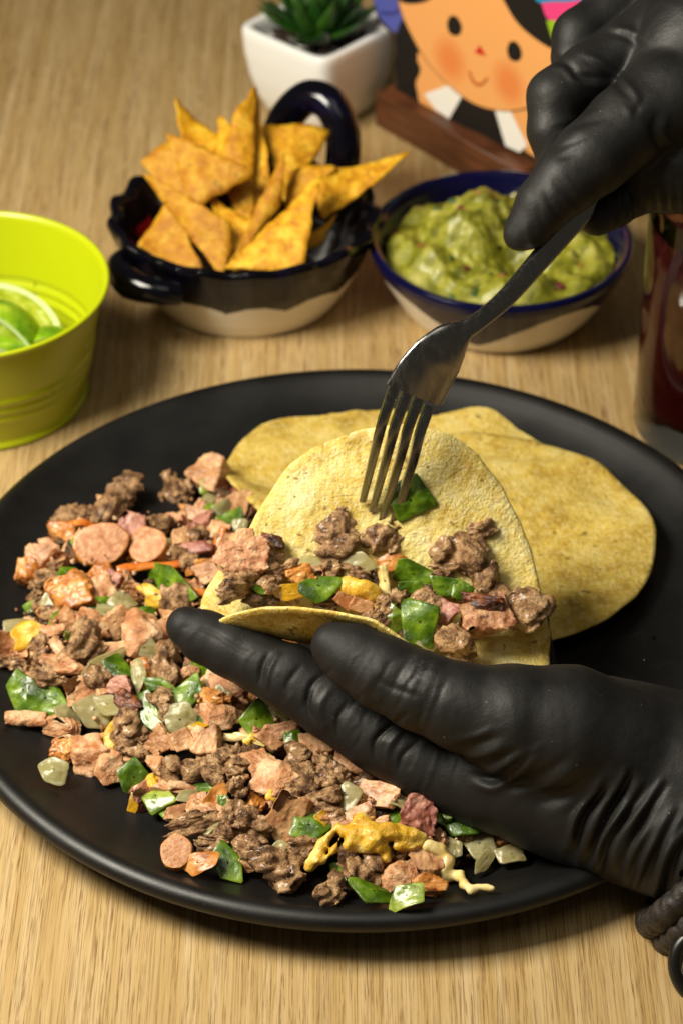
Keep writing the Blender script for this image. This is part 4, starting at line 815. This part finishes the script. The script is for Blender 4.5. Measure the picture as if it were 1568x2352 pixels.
def place(kind, c, w, h, rot, label, tilt=.5, n=None, share=None, jit=.22):
    """one piece of food, w x h cm as seen, at c, its long side turned rot degrees in the view; n = the way its top faces"""
    NSEED[0] += 1; seed = share if share is not None else NSEED[0]
    V, F, fm, rz = shape(kind, seed); mk = KIND[kind]
    if n is None: n = nrm(-FWD * tilt + Z * (1 - tilt) + RNG.normal(0, jit, 3))
    e = RIGHT * cos(radians(rot)) + UPC * sin(radians(rot)); e1 = nrm(e - n * (e @ n)); e2 = np.cross(n, e1)
    # stretch so that the seen size is kept although the piece leans
    f1 = max(.55, math.hypot(e1 @ RIGHT, e1 @ UPC)); f2 = max(.55, math.hypot(e2 @ RIGHT, e2 @ UPC))
    a, b = w / 2 / f1, h / 2 / f2
    t = {'slice': .34, 'hams': .24, 'pep': None, 'pin': None, 'amb': None, 'oni': None, 'skin': None}.get(kind, 0) 
    if t is None: tz = rz * min(a, b) * 1.0
    elif t: tz = t * min(a, b)
    else: tz = min(a, b) * mk[1] * random.uniform(.85, 1.1)
    W_ = (V[:, :1] * a) * e1 + (V[:, 1:2] * b) * e2 + (V[:, 2:3] * tz) * n
    o = obj(mk[3], W_ + c, F, [M[k] for k in mk[2]], fm=fm, loc=c, label=label, cat=mk[4], group=GROUPS[mk[4]], sharp=48 if t is None else None)
    return o
# the heap on the plate: outline (as seen) and height
HEAP = [(120, 1205), (190, 1160), (270, 1105), (322, 1130), (330, 1180), (420, 1160), (470, 1085), (560, 1120), (640, 1180), (760, 1400), (1000, 1560), (1180, 1780), (1210, 1900), (1190, 1960), (1120, 1990), (1010, 2040), (900, 2070), (770, 2060),
        (640, 2030), (520, 2000), (420, 1990), (380, 1950), (395, 1890), (320, 1860), (250, 1790), (170, 1750), (120, 1700), (30, 1660), (15, 1590), (0, 1520), (0, 1480), (50, 1400), (45, 1300), (90, 1260)]
_hp = np.array([G(x, y, .9)[:2] for x, y in HEAP])
def inside_dist(p):
    a, b = _hp, np.roll(_hp, -1, 0); ab = b - a; t = np.clip(((p - a) * ab).sum(1) / (ab * ab).sum(1), 0, 1); d = np.linalg.norm(p - a - t[:, None] * ab, axis=1).min()
    c = ((a[:, 1] > p[1]) != (b[:, 1] > p[1])) & (p[0] < (b[:, 0] - a[:, 0]) * (p[1] - a[:, 1]) / (b[:, 1] - a[:, 1] + 1e-12) + a[:, 0])
    return d if c.sum() % 2 else -d
def heap_z(x, y): return float(plate_z(math.hypot(x, y))) + 1.45 * float(sstep(-.2, 2.6, inside_dist(np.array([x, y]))))
def on_heap(px, py, up=.25):
    z = 1.2
    for it in range(8): p = G(px, py, z); z = .5 * z + .5 * (heap_z(p[0], p[1]) + up)
    return G(px, py, z)
HEAP_LIST = '''
beef|290|1128|76|80|80|dark beef chunk at the topmost tip of the heap
beef|256|1170|100|66|35|long beef chunk just below the heap's topmost tip
beef|193|1178|60|38|10|small beef chunk left of the long one near the heap's top
beef|150|1186|64|44|20|ragged beef chunk at the upper left edge of the heap
tan|150|1226|62|72|60|orange browned chunk left of the big sausage slice
strip|168|1243|62|22|55|thin pale strip left of the big sausage slice
ora|192|1206|62|20|-8|thin orange strip above the big sausage slice
pep|183|1250|30|40|60|sliver of green pepper left of the big sausage slice
slice|234|1252|134|102|12|big round sausage slice with a pink face at the heap's upper left
hred|310|1214|60|66|80|dark purplish ham piece right of the big sausage slice
ham|92|1278|58|62|60|pink ham cube at the left edge of the heap
tan|64|1314|58|58|10|browned sausage cube at the far left of the heap
beef|124|1322|74|58|60|beef chunk right of the far left sausage cube
beef|92|1342|52|42|30|small beef chunk below the far left sausage cube
chk|140|1292|44|38|10|small pale chunk below the thin strips on the left
pep|158|1322|34|46|70|dark green pepper bit left below the big sausage slice
tan|172|1364|104|82|25|curled browned sausage piece with pale inside at the left
oni|119|1376|80|36|62|yellowish onion sliver left of the curled sausage piece
tan|227|1318|58|46|-10|orange chunk right below the big sausage slice
chk|240|1356|58|62|70|pale pink chicken chunk left of the red strip
hred|262|1330|34|40|60|dark pink ham bit beside the pale chicken chunk
chk|283|1340|48|60|100|golden chicken bit under the red strip
pep|228|1388|56|32|28|wrinkled green pepper strip right of the curled sausage
oni|281|1386|58|44|-30|brownish clear onion square right of the pepper strip
pep|76|1394|48|28|-10|green pepper bit at the left edge under the onion sliver
beef|92|1388|44|36|20|small beef crumb beside the green bit at the left edge
slice|342|1254|92|82|20|second sausage slice right of the big one
beef|356|1208|54|62|80|beef chunk right of the dark ham above the second sausage slice
beef|404|1118|80|56|5|lone beef chunk standing apart at the top of the plate
ham|486|1098|72|76|-35|big ham cube beside the tortilla at the heap's top right
pin|479|1120|44|42|-40|olive pepper piece lying on the big ham cube
ham|546|1163|58|66|-10|pink ham cube just left of the taco's back tortilla
pep|478|1172|60|26|35|pointed green pepper sliver below the big ham cube
ham|455|1182|34|66|85|upright ham strip left of the green sliver
tan|430|1173|36|22|110|tan crumb left of the upright ham strip
oni|512|1172|40|44|10|clear onion piece beside the pink ham cube
pep|534|1194|58|42|30|dark green pepper half by the taco
oni|548|1211|46|38|40|clear grey onion square beside the taco
chk|498|1216|64|46|-15|pale ragged chicken chunk right of the small beef chunks
beef|444|1228|52|48|60|beef chunk in the gap above the red ham strip
ham|412|1240|44|42|20|pink ham piece left of the red ham strip
hred|446|1260|84|34|-5|dark red ham strip at the top right of the heap
beef|398|1270|80|32|-12|flat beef strip in front of the red ham strip
ora|498|1250|72|22|82|upright orange strip left of the taco
hred|470|1198|40|30|0|red ham bit above the pale ragged chicken
ham|520|1236|46|36|20|pink ham bit beside the taco edge
ora|346|1300|138|24|14|long red orange strip across the upper heap
pep|392|1336|132|58|-24|large dark green pepper strip left of the taco
che|351|1370|50|76|80|yellow cheese lump below the large pepper strip
beef|402|1374|80|66|-10|beef chunk right of the yellow cheese lump
ham|486|1308|62|48|30|tan ham piece left of the taco's pink sausage
tan|455|1302|34|54|95|brown strip right of the long orange strip
beef|436|1290|48|38|10|beef bit behind the large pepper strip
ora|460|1362|66|24|-16|orange carrot coloured strip at the taco's left corner
chk|312|1362|40|60|80|pale chicken strip left of the yellow cheese lump
che|60|1460|84|62|15|yellow cheese lump at the far left edge of the heap
chk|14|1496|66|86|70|pale pink chicken chunk cut by the left edge
oni|44|1438|66|26|5|onion sliver above the far left cheese lump
beef|95|1498|64|62|40|beef chunk below the far left cheese lump
beef|46|1534|56|44|-15|beef chunk at the left edge above the green pair
chk|119|1448|30|54|85|upright pale chicken stick on the left
strip|137|1496|60|26|115|slanting chicken strip left of the big round beef chunk
ham|116|1520|32|52|65|pink ham strip beside the small beef on the left
chk|165|1536|62|42|-20|golden chicken crumb below the slanting strip
beef|186|1486|92|94|30|big round beef chunk in the left middle of the heap
chk|214|1438|84|60|-25|white chicken chunk with a yellow spot
che|220|1462|28|20|0|little yellow drop on the white chicken chunk
oni|248|1408|70|42|20|brownish onion sliver above the white chicken
hams|274|1430|64|58|30|pink ham slice right of the white chicken
chk|322|1455|96|90|40|large pale chicken piece left of the index fingertip
oni|336|1488|70|46|-25|peach coloured onion on the large pale chicken
ham|375|1440|36|80|-60|pink ham strip touching the index fingertip
hams|275|1490|66|30|10|dark pink ham slice below the pink slice
oni|246|1518|128|36|32|long curved onion arc in the left middle
pep|273|1534|70|58|-5|dark green pepper square on the onion arc
oni|318|1555|74|34|100|upright pale onion strip right of the dark pepper square
beef|222|1554|58|54|20|beef chunk under the onion arc
beef|118|1556|92|52|-12|wide beef chunk above the bright green pair
pep|50|1586|78|76|45|bright green pepper piece at the left edge
pep|106|1606|94|62|-15|glossy green pepper piece beside the one at the left edge
chk|190|1586|74|52|15|pink chicken chunk right of the green pair
hred|275|1576|64|40|0|purplish ham chunk below the dark pepper square
strip|59|1651|88|32|5|lone chicken flake on the plate at the left
oni|155|1637|60|38|-5|clear onion piece below the green pair
oni|212|1634|66|84|70|big pale onion piece with a shiny face
oni|250|1620|44|84|72|yellowish onion half behind the big pale onion
char|293|1618|52|66|60|charred orange chunk left of the long green strip
chk|138|1668|78|46|-20|pinkish chicken chunk at the lower left edge
beef|302|1664|76|70|20|beef chunk below the charred orange chunk
beef|299|1700|80|60|10|dark beef chunk next to the yellow cheese
che|256|1694|84|34|78|yellow melted cheese along the beef chunk
pep|341|1634|78|46|-58|long dark green pepper strip left of the onion cube
oni|412|1652|72|72|-3|square pale onion piece with fine lines in the middle
pep|432|1590|84|54|52|dark green pepper piece leaning on the onion square
pep|367|1575|74|32|-15|thin curved green pepper above the long strip
pep|472|1532|62|38|-25|dark pepper piece below the index finger
beef|382|1526|92|96|50|big beef chunk below the index fingertip
chk|430|1547|52|34|10|pale bit on the big beef chunk below the fingertip
beef|374|1612|68|56|-30|wet beef chunk behind the onion square
tan|478|1602|42|78|75|brown meat strip right of the leaning pepper
sau|528|1580|92|46|-26|rough pink meat chunk under the index finger
oni|510|1606|60|46|-42|tan onion sliver under the rough pink meat
chk|502|1650|58|84|82|white chicken piece with a burnt orange spot
char|505|1640|22|20|30|burnt orange spot of skin on the white chicken
pep|470|1660|34|50|62|small green pepper piece beside the burnt chicken
amb|450|1666|20|52|80|amber sliver between onion square and green piece
pep|588|1649|76|74|12|shiny green pepper square with a white reflection
oni|640|1640|50|40|-30|onion piece right of the shiny pepper square
hams|368|1706|52|62|-35|smooth ham tile with two dark dots
ham|417|1702|48|46|20|rough pink ham lump right of the ham tile
ham|478|1712|72|62|25|orange tinted ham cube with a dark dot in the middle
chk|455|1692|44|36|10|pale fat lump on top of the orange tinted ham
chp|560|1698|94|26|-12|stretched cheese string right of the orange tinted ham
che|578|1700|40|24|0|yellow bead on the cheese string
sau|652|1678|86|42|18|rough meat chunk left of the finger's wrinkles
hstrip|615|1702|64|28|-36|ham strip behind the dark green pepper in the middle
chk|156|1712|46|64|70|orange edged chicken piece at the lower left
tan|148|1722|44|60|60|orange browned chunk left of the big pale chicken
chk|205|1734|84|86|-15|big pale chicken block at the lower left
chk|252|1764|76|76|-25|second pale chicken block below the big one
beef|316|1726|80|42|-10|beef strip right of the pale chicken blocks
ham|288|1742|28|44|85|small ham bit beside the second chicken block
oni|121|1771|68|52|-25|lone clear onion piece on the bare plate at the left
pep|308|1788|76|70|-35|dark green pepper square at the lower edge of the heap
amb|317|1830|76|32|60|amber pepper sliver below the dark green square
pin|364|1838|78|62|-30|curled light green pepper piece at the lower edge
pep|376|1856|52|40|10|dark pepper under the curled green piece
chk|360|1756|34|44|60|small ragged chicken bit above the curled pepper
che|350|1797|32|24|0|small yellow cheese bead above the curled pepper
beef|419|1766|80|78|60|round browned beef chunk above the ham strips
hstrip|390|1812|78|22|-20|bent ham strip above the curled pepper
strip|428|1808|76|17|-3|thin straight chicken strip beside the bent ham strip
pep|472|1812|24|50|75|small upright green sliver right of the thin strip
ham|410|1872|54|38|20|tan ham piece partly under the long beef strip
ham|452|1852|40|60|-5|ham stick standing upright at the lower left
oni|440|1832|62|32|20|clear onion curl behind the ham stick
skin|494|1830|66|36|58|orange skin piece right of the ham stick
pep|512|1838|26|30|40|green crumb right of the orange skin
beef|492|1774|78|50|-60|light beef chunk in the lower middle
beef|536|1764|58|60|70|beef chunk right of the light one in the lower middle
beef|543|1808|50|46|30|small beef chunk above the seed
beef|520|1742|70|40|10|dark beef under the orange tinted ham
chk|600|1758|66|104|65|pale pointed chicken fillet in the middle
chk|634|1790|74|80|-40|chicken fillet lower half with a cheese bead
che|624|1828|26|24|0|cheese bead under the chicken fillet
ham|655|1790|34|62|-70|pale ham strip right of the chicken fillet
beef|676|1740|66|70|40|beef chunk left of the chicken bar
beef|696|1788|74|68|-20|wide beef chunk in the centre of the lower heap
beef|742|1776|66|74|60|shiny beef chunk right of the wide one
beef|774|1782|58|74|80|beef chunk at the hand's edge
oni|731|1786|22|40|80|translucent fat bit on the shiny beef
beef|740|1846|98|58|5|beef chunk above the yellow pepper bit
beef|668|1834|58|48|30|beef chunk above the big pink ham slice
hstrip|730|1712|80|38|6|pale ridged meat bar below the finger
pep|672|1702|52|54|60|dark green pepper piece left of the ridged meat bar
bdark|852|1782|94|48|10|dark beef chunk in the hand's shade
chk|816|1748|92|52|-16|pale meat piece touching the hand's lower edge
oni|800|1834|66|58|30|olive onion piece below the hand
hams|862|1826|92|58|-12|browned pork slice below the hand
ora|800|1721|28|20|0|orange bit peeking below the finger
hams|655|1884|84|118|-22|big pink ham slice standing on edge at the bottom middle
beef|448|1892|132|50|14|long beef strip at the lower left edge
beef|540|1888|98|80|-5|wide browned beef chunk beside the long strip
beef|594|1908|62|112|75|tall beef chunk left of the big pink ham slice
beef|488|1942|76|46|10|small beef chunk under the long beef strip
slice|404|1960|78|76|-40|sausage slice with golden rim at the bottom left of the heap
skin|460|1984|84|42|15|golden sausage skin right of the bottom left slice
pep|523|1984|94|54|-66|light green pepper block at the heap's bottom edge
ham|571|1984|34|40|50|little ham cube right of the bottom pepper block
oni|543|1944|14|24|80|white pepper seed above the bottom pepper block
beef|625|2002|146|74|-16|long beef chunk at the heap's bottom edge
beef|566|1950|60|56|20|beef chunk behind the little ham cube
pep|716|1900|82|54|-15|shiny dark green pepper right of the big pink slice
amb|745|1882|44|28|-30|yellow pepper bit above the shiny dark green pepper
beef|704|1956|76|80|60|folded beef chunk left of the cheese strands
oni|655|1960|46|64|80|onion piece under the big pink ham slice
ham|790|1901|44|32|-30|small pink ham bit on the cheese
ham|832|1874|62|40|25|pink ham piece above the cheese
ham|876|1890|40|24|15|small ham bit at the cheese's upper edge
hred|960|1880|82|76|3|square red ham tile right of the cheese
oni|924|1842|54|36|-5|clear onion strip above the red ham tile
ham|971|1980|76|62|30|browned ham cube below the cheese
beef|846|1996|92|90|40|beef chunk under the cheese drip
beef|763|2040|60|62|70|lone beef chunk at the bottom edge left of the green strips
beef|800|1960|48|46|20|beef chunk seen through the cheese loop
chk|915|2018|80|60|15|curled white fat piece under the cheese drip
pep|856|2054|112|36|-10|green pepper strip at the very bottom of the heap
pin|932|2062|86|44|15|folded green pepper at the bottom right
tan|986|2032|78|42|-10|tan sausage piece at the bottom right
pep|786|2004|58|40|-15|dark pepper behind the lone beef chunk
beef|920|1962|50|46|20|beef chunk between cheese drip and ham cube
pep|1056|1880|96|80|-40|dark shaded pepper strip below the hand
pin|1030|1858|66|36|-58|pale green pepper edge below the hand
pep|1084|1888|52|54|20|dark green pepper right below the hand
pep|1012|1880|30|60|80|green sliver right of the red ham tile
oni|1100|1940|64|66|60|rounded yellowish onion at the right of the heap
oni|1114|1975|70|30|48|narrow clear onion strip at the right end
oni|1171|1963|66|40|-4|outermost clear onion piece at the right
slice|1146|1910|56|54|20|sausage slice in the hand's shade at the right
beef|1066|1923|34|24|10|tiny meat crumb beside the rounded onion
oni|1040|1946|40|46|30|grey onion piece left of the rounded onion
'''
PXC = lambda c: FPX / depth(c); EXPL = []
for ln in HEAP_LIST.strip().split('\n'):
    k, x, y, w, h, r, lab = ln.split('|'); x, y, w, h, r = float(x), float(y), float(w), float(h), float(r)
    c = on_heap(x, y, .22 + .0016 * min(w, h)); s = PXC(c)
    tl = {'slice': .62, 'hams': .6}.get(k, .5)
    g_ = 1.0 if k == 'slice' else 1.14; place(k, c, g_ * w / s, g_ * h / s, r, lab, tl); EXPL.append((c, lab))
# fill: smaller pieces below and between, alike ones share a label
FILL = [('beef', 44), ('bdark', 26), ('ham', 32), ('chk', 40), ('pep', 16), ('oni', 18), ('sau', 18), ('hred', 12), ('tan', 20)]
FLAB = {'beef': 'small beef bit wedged low between larger pieces of the heap', 'bdark': 'small dark beef bit low in the heap', 'ham': 'small pink ham bit low in the heap', 'chk': 'small pale chicken bit low in the heap', 'pep': 'small green pepper bit low in the heap',
        'oni': 'small clear onion bit low in the heap', 'sau': 'small rough pink sausage bit low in the heap', 'hred': 'small dark red ham bit low in the heap', 'tan': 'small browned sausage bit low in the heap'}
xs, ys = _hp.min(0), _hp.max(0); USED = set()
for k, n in FILL:
    done = 0
    while done < n:
        p = RNG.uniform(xs, ys)
        if inside_dist(p) < .35: continue
        q = topx(np.array([[p[0], p[1], 2.0]]))[0]
        if q[0] > 620 and q[1] < 1480 + .45 * (q[0] - 620): continue
        s = RNG.uniform(.55, 1.15); c = np.array([p[0], p[1], heap_z(*p) - .16 + RNG.uniform(-.25, .15)])
        short = ' '.join(FLAB[k].split(' low')[0].split(' wedged')[0].split())
        for e_ in sorted(EXPL, key=lambda e: np.linalg.norm(e[0] - c)):
            lab = short + ' beside the ' + e_[1]
            if len(lab.split()) <= 16 and lab not in USED: break
        USED.add(lab); NSEED[0] -= 1; place(k, c, s, s * RNG.uniform(.65, 1), RNG.uniform(0, 180), lab, .35, share=9000 + done % 5, jit=.4); done += 1
# crumbs: nobody could count them
parts = []
for k in range(300):
    while True:
        p = RNG.uniform(xs - .4, ys + .4); d_ = inside_dist(p)
        if d_ > (.3 if k % 12 else -.5) and math.hypot(*p) < 13: break
    s = RNG.uniform(.04, .11); v, f = lathe([(.01, -s), (s * .9, -s * .4), (s, .3 * s), (.01, s)], 6)
    parts.append((v * RNG.uniform(.6, 1.5, 3) + RNG.normal(0, s * .2, v.shape) + np.array([p[0], p[1], heap_z(*p) + (.1 if d_ < .2 else RNG.uniform(0, .5))]), f))
V, F = join(parts); obj('meat_crumbs', V, F, M['chicken'], label='tiny crumbs of meat scattered over the heap', cat='crumbs', kind='stuff')
# stretched cheese at the bottom right
def hp(x, y, up): return on_heap(x, y, up)
T7 = lambda x, y: (574.1 + x * .2197, 1665 + y * .2197)
T8 = lambda x, y: (660.2 + x * .3661, 1779.8 + y * .3661)
ch = [[(T7(620, 1500), .26, .5), (T7(690, 1390), .20, .75), (T7(760, 1250), .17, .9), (T7(850, 1130), .19, .95), (T7(930, 1060), .28, .9)], [(T7(770, 1420), .10, .7), (T7(850, 1330), .09, .9), (T7(930, 1200), .13, .95), (T7(960, 1120), .2, .95)],
      [(T7(930, 1090), .26, .9), (T7(1100, 1140), .42, .9), (T7(1280, 1140), .44, .9), (T7(1450, 1120), .34, .9), (T7(1560, 1130), .28, .85)], [(T7(1050, 1230), .30, .9), (T7(1250, 1250), .32, .85), (T7(1380, 1300), .26, .75), (T7(1420, 1400), .26, .6), (T7(1370, 1480), .16, .45), (T7(1350, 1560), .06, .4)],
      [(T7(1160, 1010), .36, .85), (T7(1240, 1060), .3, .9)], [(T8(690, 395), .26, .85), (T8(780, 385), .22, .8), (T8(850, 400), .24, .75)], [(T8(690, 450), .2, .8), (T8(780, 455), .18, .75), (T8(850, 440), .2, .7)]]
chains = [[(hp(*p, u), r) for p, r, u in c] for c in ch]
pp = np.array([p for c in chains for p, r in c]); GH = .06; X, o0 = grid3(pp.min(0) - .6, pp.max(0) + .6, GH)
D = field(X, chains, .16) + .075 + .15 * fbm(X * 1.5, 3, 1); V, F = surfnet(D, o0, GH)
obj('melted_cheese', V, F, M['cheese'], loc=pp.mean(0), label='big stretched strand of melted yellow cheese at the bottom right of the heap', cat='cheese', group=GROUPS['cheese'])
ch = [[(T8(890, 450), .24, .7), (T8(960, 480), .26, .6), (T8(1010, 540), .2, .5), (T8(980, 590), .16, .4)], [(T8(930, 600), .16, .2), (T8(1000, 630), .18, .15), (T8(1080, 630), .15, .15), (T8(1110, 690), .13, .12), (T8(1155, 725), .15, .1), (T8(1200, 705), .12, .12), (T8(1280, 715), .10, .12)]]
chains = [[(hp(*p, u), r) for p, r, u in c] for c in ch]; pp = np.array([p for c in chains for p, r in c]); X, o0 = grid3(pp.min(0) - .5, pp.max(0) + .5, GH)
V, F = surfnet(field(X, chains, .14) + .06 * fbm(X * 2.2, 3, 2), o0, GH)
obj('melted_cheese', V, F, M['cheese_pale'], loc=pp.mean(0), label='pale thin tail of melted cheese trailing onto the bare plate', cat='cheese', group=GROUPS['cheese'])
# ------------------------------------------------------------------ filling of the taco: on the back leg it leans, in the trough it lies
TACO_LIST = '''
beef|775|1238|112|96|40|big beef chunk left of the fork tips against the tortilla
beef|878|1236|78|86|60|beef chunk under the fork tips
beef|916|1205|44|44|20|small beef chunk behind the rightmost fork tine
pep|944|1144|108|100|-5|shiny green pepper piece stuck at the fork's right tine
chk|980|1153|16|30|60|tiny pink bit right of the shiny pepper at the fork
beef|1086|1228|104|72|-5|upper part of the large beef cluster in the taco
beef|1058|1274|112|104|30|broad dark beef chunk in the large cluster
beef|1100|1316|90|82|-20|lower right beef chunk of the large cluster
beef|1026|1308|80|56|15|light lower left beef chunk of the large cluster
strip|1004|1232|118|40|62|peach coloured fat strip left of the large beef cluster
beef|1140|1342|52|60|60|small beef chunk right below the large cluster
beef|1194|1396|94|142|80|knobbly beef chunk at the far right of the taco
char|1108|1388|98|46|-8|charred black crust on top of the sausage chunk
bsau|1114|1424|92|116|-70|big browned sausage chunk with a charred top at the right
beef|1046|1482|92|82|-30|beef chunk low in the taco above the thumb
hred|1022|1404|56|58|50|dark pink ham chunk behind the charred sausage
beef|985|1384|54|84|70|narrow beef strip between pepper and ham in the taco
sau|566|1282|92|104|60|pink sausage chunk at the taco's left end
ham|556|1238|52|36|10|pink bit on top of the left sausage chunk
char|626|1242|28|52|80|black burnt bit above the strand of beef
beef|618|1276|60|66|50|curled beef at the right of the pink sausage chunk
beef|644|1302|62|70|-40|stringy beef right of the pink sausage chunk
beef|545|1346|94|58|20|beef chunk at the taco's left corner
beef|628|1344|44|70|80|upright beef strand in the left part of the taco
pep|602|1346|34|68|75|dark pepper sliver behind the beef strand
pep|520|1276|50|26|42|green pepper edge outside the left sausage chunk
tan|690|1324|58|50|20|orange nub in the middle of the filling
chk|716|1316|36|44|70|pink bit right of the orange nub
pep|736|1350|112|56|12|broad shiny green pepper in the taco's front
amb|664|1360|62|36|0|yellow pepper end left of the broad green one
oni|800|1300|108|46|14|clear tan onion slice below the big beef chunk
oni|718|1298|60|34|0|pale onion behind the orange nub
beef|818|1318|76|34|-20|small beef finger lying on the cheese
che|822|1356|100|50|-8|yellow cheese in the middle of the taco
chp|882|1346|84|34|-72|pale cheese strand hanging in the taco
skin|898|1292|66|38|15|browned red strip below the fork
ora|905|1284|40|18|10|white edged orange strip below the fork tips
pep|952|1314|82|50|-12|curved dark pepper left below the large beef cluster
pep|940|1360|62|52|20|dark olive pepper under the curved dark one
pep|1022|1348|76|46|-22|shiny dark pepper under the large beef cluster
pep|1062|1356|44|44|-10|dark pepper end left of the charred sausage
pep|958|1430|88|88|70|bright green pepper square low in the taco
pin|906|1420|58|54|-20|light green pepper left of the bright square
oni|975|1472|56|32|-40|clear onion bit below the bright green square
beef|880|1400|58|54|40|wet beef chunk left of the light green pepper
beef|862|1426|62|46|20|beef chunk near the flap's right end
ham|792|1380|48|30|-30|dark pink ham bit behind the front flap
ham|830|1390|50|28|-15|pink ham bit right behind the front flap
beef|918|1368|40|44|60|small beef chunk right of the cheese
beef|760|1310|50|40|0|beef bit beneath the onion slice
beef|680|1370|60|40|0|beef low behind the flap's left part
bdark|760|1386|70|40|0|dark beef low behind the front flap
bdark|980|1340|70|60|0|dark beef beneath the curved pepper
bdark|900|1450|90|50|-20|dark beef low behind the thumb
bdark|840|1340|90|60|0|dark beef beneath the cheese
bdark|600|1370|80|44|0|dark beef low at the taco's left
'''
for k_, ln in enumerate(TACO_LIST.strip().split('\n')):
    k, x, y, w, h, r, lab = ln.split('|'); x, y, w, h, r = float(x), float(y), float(w), float(h), float(r)
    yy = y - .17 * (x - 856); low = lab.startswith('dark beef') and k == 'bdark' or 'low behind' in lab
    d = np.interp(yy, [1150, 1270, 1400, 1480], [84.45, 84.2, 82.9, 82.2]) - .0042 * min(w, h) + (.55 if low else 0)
    if 'on the cheese' in lab or 'on top of' in lab or 'stuck at' in lab: d -= .3
    if k == 'char': d -= .35
    c = P(x, y, d); s = FPX / d
    g_ = 1.02 if k == 'bsau' else 1.16; place(k, c, g_ * w / s, g_ * h / s, r, lab, .8, jit=.18)
